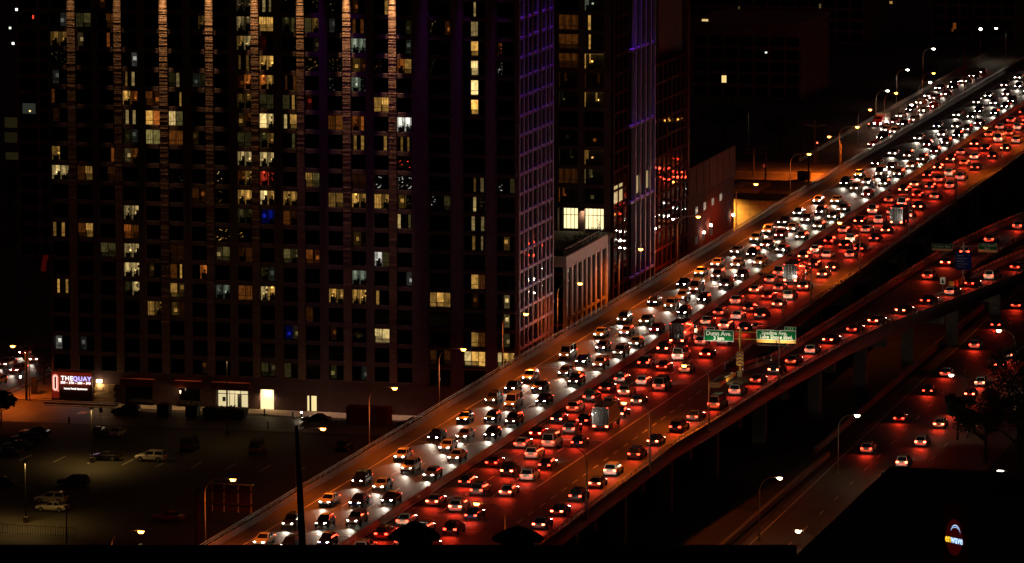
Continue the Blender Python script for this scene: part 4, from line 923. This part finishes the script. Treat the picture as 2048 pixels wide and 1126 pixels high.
# chevron board on the post
c0, c1 = atY(1473, 703, GY - .5), atY(1487, 731, GY - .5); ch = panel(gs, 'chevron_board', c0.x, c1.x, GY - .5, c1.z, c0.z, 'sign_yellow')
m = MB(); xm = (c0.x + c1.x) / 2; hw_ = (c1.x - c0.x) / 2 - .03; hh = (c0.z - c1.z) / 4
for k in range(4):
    z = c1.z + .04 + k*hh; m.quad((xm - hw_, GY - .566, z), (xm, GY - .566, z + hh*.45), (xm, GY - .566, z + hh*.9), (xm - hw_, GY - .566, z + hh*.45)); m.quad((xm, GY - .566, z + hh*.45), (xm + hw_, GY - .566, z), (xm + hw_, GY - .566, z + hh*.45), (xm, GY - .566, z + hh*.9))
m.build('chevron', 'sign_black', ch)
light('chevron_fill_light', 'SPOT', gs, Vector((xm, GY - 9, DZ + .9)) - wl(gs), 900, (1, .7, .3), .2, (R(82), 0, 0), R(60), 1)  # unseen spot added to brighten the chevron board
# crash cushion
cc = thing('crash_cushion', 'yellow nosed crash cushion with ribbed bays in front of the sign post', 'crash barrier', (-158.6, 740, DZ))
MB().loft([[(-159.35, y, DZ + .25), (-157.85, y, DZ + .25), (-157.85, y, DZ + 1.05), (-159.35, y, DZ + 1.05)] for y in (739.3, 740.1)]).build('nose', 'sign_yellow', cc)
m = MB()
for k in range(3): z = DZ + .3 + k*.25; m.quad((-159.3, 739.29, z), (-158.6, 739.29, z + .18), (-158.6, 739.29, z + .30), (-159.3, 739.29, z + .12)); m.quad((-158.6, 739.29, z + .18), (-157.9, 739.29, z), (-157.9, 739.29, z + .12), (-158.6, 739.29, z + .30))
m.build('chevron', 'sign_black', cc)
for k in range(8): MB().box(-159.3, -157.9, 740.3 + k*1.3, 740.42 + k*1.3, DZ + .15, DZ + 1.0).build('bay_plate', 'galvanised', cc)
for x in (-159.4, -157.85): MB().box(x, x + .06, 740.1, 751, DZ + .35, DZ + .9).build('side_rail', 'yellow_paint', cc)
# second gore: blue and green signs
FY = 861.0; fs = thing('gore_sign_cluster', 'dim blue sign with two green signs on an arm where the ramp forks', 'sign', (-141.2, FY, DZ))
fx = atY(1926, 560, FY).x; MB().tube([(fx, FY + .2, DZ), (fx, FY + .2, atY(1926, 485, FY).z)], .17).build('post', 'steel', fs)
q0, q1 = atY(1910, 504, FY), atY(1943, 540, FY); bp = panel(fs, 'blue_panel', q0.x, q1.x, FY - .1, q1.z, q0.z, 'sign_blue')
m = MB()
for k in range(5): z = q1.z + .5 + k*.48; m.box(q0.x + .35, q0.x + .35 + (1.5, 1.9, 1.3, 1.8, 1.1)[k], FY - .175, FY - .165, z, z + .06)
m.build('text_line', 'steel', bp)
for (pa, pb, ya, yb, tx) in ((1864, 1905, 487, 502, ('Spadina Ave.',)), (1957, 1994, 487, 505, ('Lake Shore', 'Blvd.'))):
    u0, u1 = atY(pa, ya, FY), atY(pb, yb, FY); zy = u1.z + (u0.z - u1.z) * .28
    gp = panel(fs, 'sign_panel', u0.x, u1.x, FY - .05, zy, u0.z, 'sign_green'); panel(gp, 'exit_strip', u0.x, u1.x, FY - .05, u1.z, zy - .003, 'sign_yellow'); border(gp, u0.x, u1.x, FY - .05, zy, u0.z, w=.04)
    for k, s in enumerate(tx): wtext(gp, s, .52 if len(tx) > 1 else .6, 'sign_white', (u0.x + u1.x)/2, FY - .125, zy + (u0.z - zy) * ((.72, .28)[k] if len(tx) > 1 else .5))
za = atY(1926, 492, FY).z; MB().tube([(atY(1868, 492, FY).x, FY + .12, za), (atY(1990, 492, FY).x, FY + .12, za)], .08).build('sign_arm', 'steel', fs)
for k in range(4):
    q = (-142.2 + k*.25, 855.5 + k*2.2); t = thing('crash_drum', 'pale crash drum, %s in the row at the ramp fork' % nth(k + 1), 'crash barrier', (*q, DZ), 'crash drums at the ramp fork')
    MB().cyl(q, .55, .45, DZ + .12, DZ + 1.4).build('drum', 'sign_yellow', t); MB().cyl(q, .62, .62, DZ + .003, DZ + .12).build('base', 'rubber', t); MB().cyl(q, .47, .38, DZ + 1.4, DZ + 1.5).build('lid', 'sign_black', t)
dr_ = thing('arrow_sign', 'small white arrow board on a post at the ramp fork', 'sign', (-143.45, 854, DZ))
aw = MB().box(-143.9, -143.0, 853.9, 853.95, DZ + 1.0, DZ + 2.2).build('arrow_board', 'sign_white', dr_); MB().tube([(-143.45, 854, DZ), (-143.45, 854, DZ + 1.0)], .05).build('board_post', 'steel', dr_)
MB().quad((-143.8, 853.88, DZ + 1.1), (-143.1, 853.88, DZ + 1.1), (-143.45, 853.88, DZ + 2.0)).build('arrow', 'sign_black', aw)
light('fork_light', 'SPOT', dr_, Vector((-143.3, 846, 12.2)) - wl(dr_), 160, (1, .85, .5), .2, (R(84), 0, 0), R(50), 1)
# sign seen from behind on the tower side
BY = 607.0; bs = thing('sign_back', 'overhead road sign seen from behind with its ribs and round post at lower left', 'sign', (-194.4, BY, 0))
bx_ = atY(396, 1040, BY).x
MB().tube([(bx_, BY, 0), (bx_, BY, atY(396, 980, BY).z)], [.38, .30], 12).build('post', 'sign_back', bs)
k0, k1 = atY(421, 968, BY), atY(505, 1029, BY)
MB().box(k0.x, k1.x, BY + .35, BY + .42, k1.z + .15, k0.z).build('sign_panel', 'sign_back', bs)
for k in range(9): z = k1.z + .2 + k*(k0.z - k1.z)/9.3; MB().box(k0.x, k1.x, BY + .28, BY + .349, z, z + .09).build('rib', 'sign_back', bs)
for t in (.03, .31, .65, .96): x = k0.x + (k1.x - k0.x)*t; MB().box(x - .06, x + .06, BY + .16, BY + .279, k1.z + .1, k0.z).build('upright', 'steel', bs)
MB().box(k0.x - .05, k1.x + .05, BY + .1, BY + .5, k0.z + .004, k0.z + .10).build('top_edge', 'galvanised', bs)
for z in (k1.z + 1.2, k1.z + 2.9): MB().tube([(bx_, BY, z), (k1.x - .1, BY, z)], .15).build('truss_chord', 'sign_back', bs)
for k in range(4): x = k0.x + k*1.25; MB().bar((x, BY, k1.z + 1.2), (x + 1.2, BY, k1.z + 2.9), .09).build('truss_web', 'sign_back', bs)

# apartment entrance sign
SY = 766.6; sg = thing('entrance_sign', 'glowing red and black apartment sign reading THE QUAY beside the tower corner', 'sign', (-270.4, SY, 0))
n0, n1 = atY(102.5, 743, SY), atY(184.5, 799, SY); zmid = atY(150, 770, SY).z; xq = atY(118.5, 770, SY).x
red_panel = emi('sign_red_face', (1, .06, .02), .115)
MB().box(n0.x, n1.x, SY, SY + .45, n1.z - .9, n0.z).build('cabinet', 'sign_black', sg)
rf = MB().box(n0.x + .02, n1.x - .02, SY - .02, SY - .002, zmid, n0.z - .02).box(n0.x + .02, xq, SY - .02, SY - .002, n1.z, zmid - .003).build('red_face', red_panel, sg)
emi('sign_letter_white', (.80, .80, 1), 1.6); emi('sign_letter_plain', (1, .93, .88), 1.8); emi('sign_letter_pink', (1, .30, .20), .95); emi('sign_letter_core', (1, .8, .7), 1.6); emi('sign_letter_blue', (.42, .42, 1), 1.7)
xw = (xq + .1 + n1.x) / 2
wtext(sg, 'THE', .98, 'sign_letter_plain', atY(134, 770, SY).x, SY - .03, atY(150, 757.5, SY).z, spacing=1.15, bold=.02, sx=1.05)
wtext(sg, 'QUAY', .98, 'sign_letter_blue', atY(164, 770, SY).x, SY - .03, atY(160, 758, SY).z, spacing=1.15, bold=.035, sx=1.05)
wtext(sg, '350 – 370 – 380 – 390', .50, 'sign_letter_plain', xw - .05, SY - .03, atY(150, 766, SY).z, bold=.015, sx=1.12)
wtext(sg, 'Luxury Rental Apartments', .40, 'sign_letter_plain', xw - .05, SY - .03, atY(150, 777.5, SY).z, bold=.012, sx=.92)
def rrect(w_, h_, r_, n=5):
    pts = []
    for (cx, cz, a0) in ((w_-r_, h_-r_, 0), (-w_+r_, h_-r_, 90), (-w_+r_, -h_+r_, 180), (w_-r_, -h_+r_, 270)):
        for k in range(n + 1): a = R(a0 + 90*k/n); pts.append((cx + r_*math.cos(a), cz + r_*math.sin(a)))
    return pts
qx, qz = (atY(104.8, 770, SY).x + atY(117, 770, SY).x)/2, (atY(110, 748, SY).z + atY(110, 782, SY).z)/2
qw, qh = .52, (atY(110, 748, SY).z - atY(110, 782, SY).z)/2
m = MB(); oo = rrect(qw, qh, .5); ii = rrect(qw*.55, qh - .24, .28); i2 = rrect(qw*.36, qh - .36, .18)
for k in range(len(oo)):
    j = (k + 1) % len(oo); m.quad(*[(qx + p_[0], SY - .035, qz + p_[1]) for p_ in (oo[k], oo[j], ii[j], ii[k])])
m.box(qx + qw*.55, qx + qw*1.12, SY - .036, SY - .03, qz - qh - .02, qz - qh + .22); m.build('letter_q', 'sign_letter_pink', sg)
m = MB()
for k in range(len(ii)):
    j = (k + 1) % len(ii); m.quad(*[(qx + p_[0], SY - .037, qz + p_[1]) for p_ in (ii[k], ii[j], i2[j], i2[k])])
m.build('letter_q_inner', 'sign_letter_core', sg)
light('sign_glow', 'AREA', sg, Vector((-270.2, SY - .3, 3.2)) - wl(sg), 45, (1, .14, .06), 6, (R(80), 0, 0), shape='RECTANGLE', size_y=2)
sl = MB().box(n1.x + .5, n1.x + 1.3, SY + .6, SY + 1.2, 3.4, 3.9).build('wall_lamp', 'tiny_warm', sg); light('wall_light', 'POINT', sl, Vector((n1.x + 1.0, SY + .5, 3.1)) - wl(sl), 90, (1, .62, .28), .2)
gw = thing('garden_wall', 'rough pale stone wall under the small lamp right of the glowing sign', 'wall', (-265, SY + 1.2, 0))
for r_ in range(6):
    for c_ in range(4): MB().box(n1.x + .03 + c_*.82 + (r_ % 2)*.2, n1.x + .80 + c_*.82 + (r_ % 2)*.2, SY + .9 - .04*((r_ + c_) % 3), SY + 1.5, .01 + r_*.53, .51 + r_*.53).build('stone', 'beige_block', gw)
pl_ = thing('planter', 'long low concrete planter kerb in front of the glowing sign', 'planter', (-268, 765.2, .13))
MB().box(-274, -262, 764.2, 764.5, .13, .5).box(-274, -262, 765.9, 766.2, .13, .5).build('kerb', 'concrete', pl_); MB().box(-274, -262, 764.5, 765.9, .13, .38).build('soil', 'ground', pl_)

# plant roof sign at lower right
pb = thing('cooling_plant', 'large flat dark roof filling the lower right corner', 'building', (-95, 610, 0))
MB().box(-117, -74, 540, 657, 0, 14.6).build('wall', 'black', pb); MB().box(-117.2, -73.8, 539.8, 657.2, 14.6, 15).build('roof', 'roof_membrane', pb)
MB().box(-92, -78, 560, 600, 15, 16.6).build('roof_deck', 'roof_membrane', pb)
for (x, y) in ((-100, 640), (-94, 648), (-88, 636)): MB().box(x, x + 3, y, y + 4, 15, 17.2).build('roof_unit', 'black', pb)
en = thing('logo_sign', 'glowing yellow and blue word sign with a wave arc on a dim red oval', 'sign', at(1908, 1126, 15), None, R(-38))
ep = at(1908, 1126, 15); es = (ep - cam.location).length / FPX
def epart(n_, m, mm): return obj(n_, m.mesh(n_, mm), en)
epart('pylon', MB().box(-1.95, 1.95, .02, .5, 0, 7.0), 'rust_panel')
epart('oval', MB().loft([[(1.45*math.cos(6.283*k/28), y, 3.1 + 2.2*math.sin(6.283*k/28)) for k in range(28)] for y in (.018, -.04)]), emi('oval_red', (1, .02, .01), .022))
text('lettering', 'en', 1.35, emi('logo_yellow', (1, .55, .03), 1.6), en, (-1.05, -.06, 2.85), bold=.02, sx=.74); text('lettering', 'wave', 1.35, emi('logo_blue', (.42, .62, 1), 1.7), en, (.50, -.06, 2.85), bold=.02, sx=.74)
m = MB()
for (off, wd_) in ((0, .10), (-.22, .06)):
    pr = None
    for k in range(15):
        a = R(165 - k*11.5); q = (.25 + .85*math.cos(a), 3.62 + (.95 + off)*math.sin(a)); wk = wd_ * math.sin(math.pi*(k + 1)/16)
        if pr: m.quad((pr[0][0], -.06, pr[0][1]), (q[0], -.06, q[1]), (q[0], -.06, q[1] + wk), (pr[0][0], -.06, pr[0][1] + pr[1]))
        pr = (q, wk)
epart('wave_arc', m, 'logo_blue')
bl = MB(); b0_ = at(2005, 1000, 12); 
aw_ = thing('awning', 'blue lit sloping canopy at the right edge', 'canopy', (b0_.x, b0_.y, 0))
MB().quad((b0_.x - .5, b0_.y, 11.2), (b0_.x + 9, b0_.y, 11.2), (b0_.x + 9, b0_.y + 11, 12.8), (b0_.x + 2.5, b0_.y + 9, 12.6)).build('canvas', emi('canvas_blue_glow', (.02, .05, 1), .035), aw_)  # blue light on the canvas is put in as emission
for dx in (0, 4, 8.5): MB().tube([(b0_.x + dx, b0_.y + .3, 0), (b0_.x + dx, b0_.y + .3, 11.15)], .12).build('post', 'dark_metal', aw_)

# ------------------------------------------------------------------ kerbside objects
def skip_bin(label, px, py, w_, h_, d_, group):
    p = at(px, py); t = thing('waste_skip', label, 'skip', p, group)
    m = MB().loft([[(p.x - w_/2*f, p.y - d_/2*f, z), (p.x + w_/2*f, p.y - d_/2*f, z), (p.x + w_/2*f, p.y + d_/2*f, z), (p.x - w_/2*f, p.y + d_/2*f, z)] for f, z in ((.9, .12), (1, h_))]); m.build('bin', 'skip_paint', t)
    MB().box(p.x - w_/2 - .06, p.x + w_/2 + .06, p.y - d_/2 - .06, p.y + d_/2 + .06, h_, h_ + .1).build('rim', 'skip_paint', t)
    n = max(2, int(w_ / .9))
    for k in range(n + 1): x = p.x - w_/2*.96 + w_*.92*k/n; MB().box(x, x + .08, p.y - d_/2 - .05, p.y - d_/2 + .02, .2, h_ - .02).build('rib', 'skip_paint', t)
    r2 = random.Random(int(px))
    for k in range(int(w_ * 3)):
        x, y = p.x + r2.uniform(-.42, .42)*w_, p.y + r2.uniform(-.4, .4)*d_; s = r2.uniform(.12, .3); z = h_ + .12 + r2.uniform(0, .25)
        MB().bar((x - s, y, z), (x + s, y + r2.uniform(-.3, .3), z + r2.uniform(0, .4)), .25, .18).build('debris', 'debris', t)
skip_bin('heaped waste skip nearer the black SUV', 329, 832, 2.0, 1.75, 1.8, 'skips at the kerb'); skip_bin('heaped waste skip beside the long container', 386, 834, 2.0, 1.75, 1.8, 'skips at the kerb')
skip_bin('long low open container full of rubble before the lobby', 451, 838, 7.0, 1.6, 2.4, 'skips at the kerb')
p = at(734, 850); st_ = thing('storage_container', 'dark red steel storage container standing by the parapet', 'container', p)
MB().box(p.x - 3.4, p.x + 3.4, p.y, p.y + 2.5, .1, 2.75).build('body', 'red_brick', st_)
for k in range(24): x = p.x - 3.3 + k*.28; MB().box(x, x + .13, p.y - .06, p.y - .002, .2, 2.65).build('corrugation', 'red_brick', st_)
for k, (px, py, lb_) in enumerate(((272, 806, 'thin lit bollard lamp left of the skips'), (361, 815, 'thin lit bollard lamp between the two skips'), (715, 820, 'thin lit lamp behind the storage container'), (809, 826, 'thin lit lamp near the parapet'))):
    p = at(px, py); t = thing('path_lamp', lb_, 'lamp', p, 'path lamps along the pavement'); MB().tube([(p.x, p.y, 0), (p.x, p.y, 2.3)], .05).build('post', 'dark_metal', t)
    hd = MB().cyl((p.x, p.y), .06, .10, 2.3, 2.75).build('lens', 'tiny_warm', t); light('lamp_light', 'POINT', hd, Vector((p.x, p.y - .1, 2.9)) - wl(hd), 22, (1, .6, .3), .08)
for k, (px, py, on) in enumerate(((529, 832, 0), (603, 838, 1), (586, 838, 0), (536, 858, 0), (138, 848, 0))):
    p = at(px, py); t = thing('bollard', ('short dark bollard before the garage door', 'bollard with a bright lamp left of the parked saloon', 'small dark post left of the bollard lamp', 'black post at the edge of the lot', 'black post on the access road')[k], 'bollard', p, 'bollards')
    MB().cyl((p.x, p.y), .14, .12, 0, 1.0).build('post', 'dark_metal', t); MB().cyl((p.x, p.y), .15, .13, 1.0, 1.15).build('cap', 'led_white' if on else 'dark_metal', t)
    if on: light('lamp_light', 'POINT', t, (0, -.2, 1.3), 60, (1, .75, .42), .1)
# road sign post on the access road
p = at(202, 845); t = thing('road_sign', 'thin signpost on the access road', 'sign', p); MB().tube([(p.x, p.y, 0), (p.x, p.y, 3.0)], .04).build('post', 'steel', t); MB().box(p.x - .3, p.x + .3, p.y - .05, p.y - .01, 1.6, 2.3).build('plate', 'dark_metal', t)
# fence at the bottom left
fn = thing('metal_fence', 'low dark railing fence at the lower left corner', 'fence', (-237, 659, 0)); f0, f1 = at(0, 1068), at(152, 1076)
n = 30
for k in range(n + 1): q = f0.lerp(f1, k / n); MB().box(q.x - .025, q.x + .025, q.y - .025, q.y + .025, 0, 1.7 if k % 6 == 0 else 1.5).build('post' if k % 6 == 0 else 'bar', 'dark_metal', fn)
for z in (.25, 1.4): MB().bar((f0.x, f0.y, z), (f1.x, f1.y, z), .05).build('rail', 'dark_metal', fn)

# poles, wires and signals at the crossing
def util_pole(label, px, py, h, arms=True, m='concrete'):
    p = at(px, py); t = thing('utility_pole', label, 'pole', p, 'utility poles at the crossing'); MB().tube([(p.x, p.y, 0), (p.x, p.y, h)], [.2, .13]).build('post', m, t)
    if arms:
        MB().bar((p.x - 2.6, p.y, h - 1.0), (p.x, p.y, h - 1.35), .10).bar((p.x, p.y, h - 1.35), (p.x + 2.6, p.y, h - 1.0), .10).build('cross_arm', 'galvanised', t)
    return p, t
util_pole('pale concrete pole carrying the no entry sign', 1531, 365, 9.0)
util_pole('tall pole with spread cross arms beside the signals', 1629, 325, 9.6)
util_pole('shorter pole with wires behind the utility building', 1507, 352, 6.2)
util_pole('thin tall pole behind the low warehouse', 1496, 300, 9, False, 'steel')
util_pole('dark mast by the parapet near the crossing', 1617, 368, 8, False, 'dark_metal')
util_pole('dark red mast standing in the street queue', 1929, 190, 13, False, 'red_brick')
p = at(1530, 353); ne = thing('no_entry_sign', 'small red no entry disc on the pale pole', 'sign', (p.x, p.y - .4, 0))
MB().loft([[(p.x + .42*math.cos(6.283*k/20), y, 2.4 + .42*math.sin(6.283*k/20)) for k in range(20)] for y in (p.y - .38, p.y - .42)]).build('disc', emi('disc_red_glow', (1, .10, .04), .25), ne)  # emission put into the disc so that it looks lit
MB().box(p.x - .28, p.x + .28, p.y - .44, p.y - .425, 2.32, 2.48).build('bar', 'sign_white', ne)
for k, (px, py) in enumerate(((1635, 288), (1608, 280), (1738, 250))):
    p = at(px, py, 4.5); t = thing('traffic_signal', ('red traffic signal beside the tall pole', 'dark traffic signal left of the tall pole', 'red traffic signal left of the street queue')[k], 'traffic light', (p.x, p.y, 0), 'traffic signals')
    MB().tube([(p.x, p.y, 0), (p.x, p.y, 5)], .08).build('post', 'steel', t); MB().box(p.x - .2, p.x + .2, p.y - .3, p.y - .09, 3.9, 5).build('housing', 'sign_black', t)
    for j in range(3): MB().cyl((p.x, p.y - .32), .12, .12, 4.02 + j*.34, 4.24 + j*.34).build('lamp', 'signal_red' if (j == 2 and k != 1) else 'dark_glass', t)
wr = thing('overhead_wires', 'pale sagging wires strung between the crossing poles', 'wires', (-212, 1080, 0))
def wire(a, b, sag):
    a, b = Vector(a), Vector(b); MB().tube([a.lerp(b, t/8) - Vector((0, 0, sag*4*(t/8)*(1 - t/8))) for t in range(9)], .028, 4).build('wire', 'galvanised', wr)
pA, pB = at(1531, 365), at(1507, 352)
for dz in (0, .6): wire((pA.x, pA.y, 7.8 + dz), (pB.x - 2, pB.y, 5.2 + dz), .3); wire((pB.x, pB.y, 5.2 + dz), (pB.x - 22, pB.y + 14, 6.5 + dz), .6)
p = at(1607, 360); t = thing('equipment_cabinet', 'dark square cabinet standing at the edge of the crossing', 'cabinet', p); MB().box(p.x - 1.4, p.x + 1.4, p.y, p.y + 1.2, 0, 1.9).build('body', 'dark_metal', t); MB().box(p.x - 1.5, p.x + 1.5, p.y - .1, p.y + 1.3, 1.9, 2.0).build('lid', 'dark_metal', t)
# street furniture at the left edge
p = at(68, 790); t = thing('advert_pillar', 'tall black slab pillar on the pavement at the left', 'sign', p); MB().box(p.x - .5, p.x + .5, p.y, p.y + .35, .13, 2.9).build('slab', 'sign_black', t); MB().box(p.x - .6, p.x + .6, p.y - .1, p.y + .45, 0, .13).build('plinth', 'concrete_dark', t)
for (px, py, h, lb_) in ((53, 800, 12, 'tall dark pole crossing the white headlights at the left edge'), (37, 640, 13, 'far dark pole standing on the boulevard')): util_pole(lb_, px, py, h, False, 'dark_metal')
p = at(41, 775); t = thing('globe_lamp', 'small white globe lamp beside the corner signals', 'lamp', p); MB().tube([(p.x, p.y, 0), (p.x, p.y, 1.6)], .04).build('post', 'steel', t); MB().cyl((p.x, p.y), .16, .16, 1.6, 1.95).build('lens', 'tiny_white', t)
p = at(87, 545); t = thing('banner', 'curved pink lit banner far off at the left edge', 'banner', (p.x, p.y, 0)); MB().loft([[(p.x - .5 + .12*k*k*.3, p.y, .2 + k*.8), (p.x + .5 + .12*k*k*.3, p.y, .2 + k*.8), (p.x + .5 + .12*k*k*.3, p.y + .1, .2 + k*.8), (p.x - .5 + .12*k*k*.3, p.y + .1, .2 + k*.8)] for k in range(5)]).build('cloth', emi('banner_red_glow', (1, .05, .03), .03), t)  # lit look put into the cloth as emission

# ------------------------------------------------------------------ trees
def tree(label, x, y, h, r, leaf='leaf_dark', z=0, group='trees', nl=2600, seed=1):
    r2 = random.Random(seed); t = thing('tree', label, 'tree', (x, y, z), group)
    tk_ = MB().tube([(x, y, z), (x + .1, y, z + h*.3), (x, y + .1, z + h*.75)], [h*.025, h*.02, h*.006], 8); ends = []
    for k in range(9):
        a = r2.uniform(0, 6.28); z0 = z + h*r2.uniform(.28, .6); e = Vector((x + r*.75*math.cos(a), y + r*.75*math.sin(a), z0 + h*r2.uniform(.12, .32))); ends.append(e)
        tk_.tube([(x, y, z0), (x + r*.35*math.cos(a), y + r*.35*math.sin(a), z0 + h*.1), e], [h*.012, h*.008, h*.003], 6)
    tk_.build('trunk', 'bark', t, True)
    cl = [(e + Vector((r2.uniform(-1, 1), r2.uniform(-1, 1), r2.uniform(-.4, 1))) * r*.25, r*r2.uniform(.25, .42)) for e in ends for _ in range(2)] + [(Vector((x, y, z + h*r2.uniform(.6, .95))) + Vector((r2.uniform(-.4, .4)*r, r2.uniform(-.4, .4)*r, 0)), r*r2.uniform(.25, .4)) for _ in range(7)]
    m = MB()
    for k in range(nl):
        c, rr = cl[k % len(cl)]; d = Vector((r2.gauss(0, 1), r2.gauss(0, 1), r2.gauss(0, .8))).normalized() * rr * r2.uniform(.4, 1.05); q = c + d
        u = Vector((r2.gauss(0, 1), r2.gauss(0, 1), r2.gauss(0, 1))).normalized(); v = u.cross(Vector((r2.gauss(0, 1), r2.gauss(0, 1), r2.gauss(0, 1)))).normalized(); s = r2.uniform(.14, .30)
        m.quad(q - u*s, q + v*s*.6, q + u*s, q - v*s*.6)
    m.build('crown', leaf, t)
TL = [('olive tree lit from below at the left edge', at(20, 395, 4), 11, 5.0, 'leaf_olive'), ('dark street tree between the headlights and the brick tower', at(88, 770), 7, 2.2, 'leaf_dark'),
      ('dark tree at the left edge above the slanted car row', at(2, 850), 5, 2.2, 'leaf_dark')]
for k, (lb_, p, h, r_, lf) in enumerate(TL): tree(lb_, p.x, p.y, h, r_, lf, 0, 'trees on the left', seed=k + 3)
for k, (px, py, h, r_, lb_) in enumerate(((2035, 960, 15, 6, 'big dark tree at the right edge beside the lakeside road'), (1970, 925, 11, 4.2, 'dark tree overhanging the red lanes'), (1915, 880, 7, 2.6, 'small dark tree at the roadside below the lamp'), (2046, 850, 13, 5, 'dark tree at the right edge above the others'))):
    p = at(px, py); tree(lb_, p.x, p.y, h, r_, 'leaf_dark', 0, 'trees beside the lakeside road', 3000, seed=20 + k)
for k, (px, py, h, r_, lb_) in enumerate(((2020, 520, 9, 4, 'dark tree behind the far fork of the ramp'), (1560, 300, 8, 4, 'dim tree left of the crossing signals'), (1450, 275, 9, 5, 'dark tree mass behind the low warehouse'), (1985, 110, 9, 4.5, 'dark tree at the top right corner'))):
    p = at(px, py); tree(lb_, p.x, p.y, h, r_, 'leaf_dark', 0, 'background trees', seed=40 + k)
for k in range(16):
    m = MB(); r2 = random.Random(k); y = 804 + k*1.75; hgt = r2.uniform(1.2, 2.6)
    pt = thing('shrub', 'thin dark shrub, %s from the left along the terrace railing' % nth(k + 1), 'shrub', (PX - 1.2, y, PZ - .09), 'terrace shrubs')
    for j in range(70):
        q = Vector((PX - 1.2 + r2.gauss(0, .25), y + r2.gauss(0, .3), PZ + .1 + r2.uniform(.2, hgt))); u = Vector((r2.gauss(0, 1), r2.gauss(0, 1), r2.gauss(0, 2))).normalized(); v = u.cross(Vector((0, .3, 1))).normalized(); m.quad(q - u*.22, q + v*.06, q + u*.22, q - v*.06)
    m.build('foliage', 'leaf_dark', pt); MB().tube([(PX - 1.2, y, PZ - .09), (PX - 1.2, y, PZ + hgt*.8)], .03, 5).build('stem', 'bark', pt)

# ------------------------------------------------------------------ foreground rooftop
rc = at(829, 1096, 103.0); fr_ = thing('near_rooftop', 'black rooftop parapet along the bottom of the view', 'building', (rc.x, rc.y, 0), None, YAW)
def fpart(n_, m, mm, sm=False): return obj(n_, m.mesh(n_, mm, sm), fr_)
fpart('parapet', MB().box(-14.5, 11.5, 0, .5, 98, 103.0), 'roof_membrane'); fpart('roof', MB().box(-14.5, 11.5, -40, -.01, 97, 102.0), 'roof_membrane'); fpart('wall', MB().box(-14.4, 11.4, -39.9, .45, 0, 96.99), 'roof_membrane')
def vent(label, dx, top, w_):
    t = thing('roof_vent', label, 'roof vent', (rc.x + dx*math.cos(YAW), rc.y + dx*math.sin(YAW), 103.0), 'mushroom roof vents', YAW); h = top
    obj('stack', MB().cyl((0, .2), w_*.30, w_*.30, -1.0, h*.52, 20).mesh('stack', 'roof_membrane', False), t)
    prof = [(.10, h), (.22, h*.94), (.62, h*.72), (.96, h*.46), (1.0, h*.40), (.98, h*.34), (.80, h*.30), (.3, h*.30)]
    obj('cap', MB().loft([[(w_/2*f*math.cos(6.283*k/28), .2 + w_/2*f*math.sin(6.283*k/28), z) for k in range(28)][::-1] for f, z in prof]).mesh('cap', 'roof_membrane', False), t)
    for k in range(3): a = 6.283*k/3 + .4; obj('strut', MB().bar((w_*.42*math.cos(a), .2 + w_*.42*math.sin(a), h*.36), (w_*.30*math.cos(a), .2 + w_*.30*math.sin(a), h*.05), .02).mesh('strut', 'dark_metal'), t)
vent('black mushroom roof vent left of the pair', 0, .78, 1.60); vent('black mushroom roof vent right of the pair', (1040 - 829)*150.5/10200, .64, 1.60)
mt = thing('roof_mast', 'thick black leaning mast rising from the near rooftop', 'mast', (rc.x + (603 - 829)*.01477*math.cos(YAW), rc.y + (603 - 829)*.01477*math.sin(YAW), 102.0), None, YAW)
obj('mast', MB().tube([(0, .2, 0), (-.10, .2, 2.5), (-.20, .2, 4.7)], [.125, .095, .05], 12).mesh('mast', 'black'), mt); obj('base_plate', MB().box(-.3, .3, -.1, .5, 0, .12).mesh('base_plate', 'black'), mt)

for o in bpy.data.objects:
    if 'paint' in o: del o['paint']
# ------------------------------------------------------------------ sampling hints
S.render.engine = 'CYCLES'
try:
    S.cycles.use_light_tree = True; S.cycles.max_bounces = 3; S.cycles.diffuse_bounces = 1; S.cycles.glossy_bounces = 2; S.cycles.sample_clamp_indirect = 2.0; S.cycles.sample_clamp_direct = 0
except Exception as e: print(e)
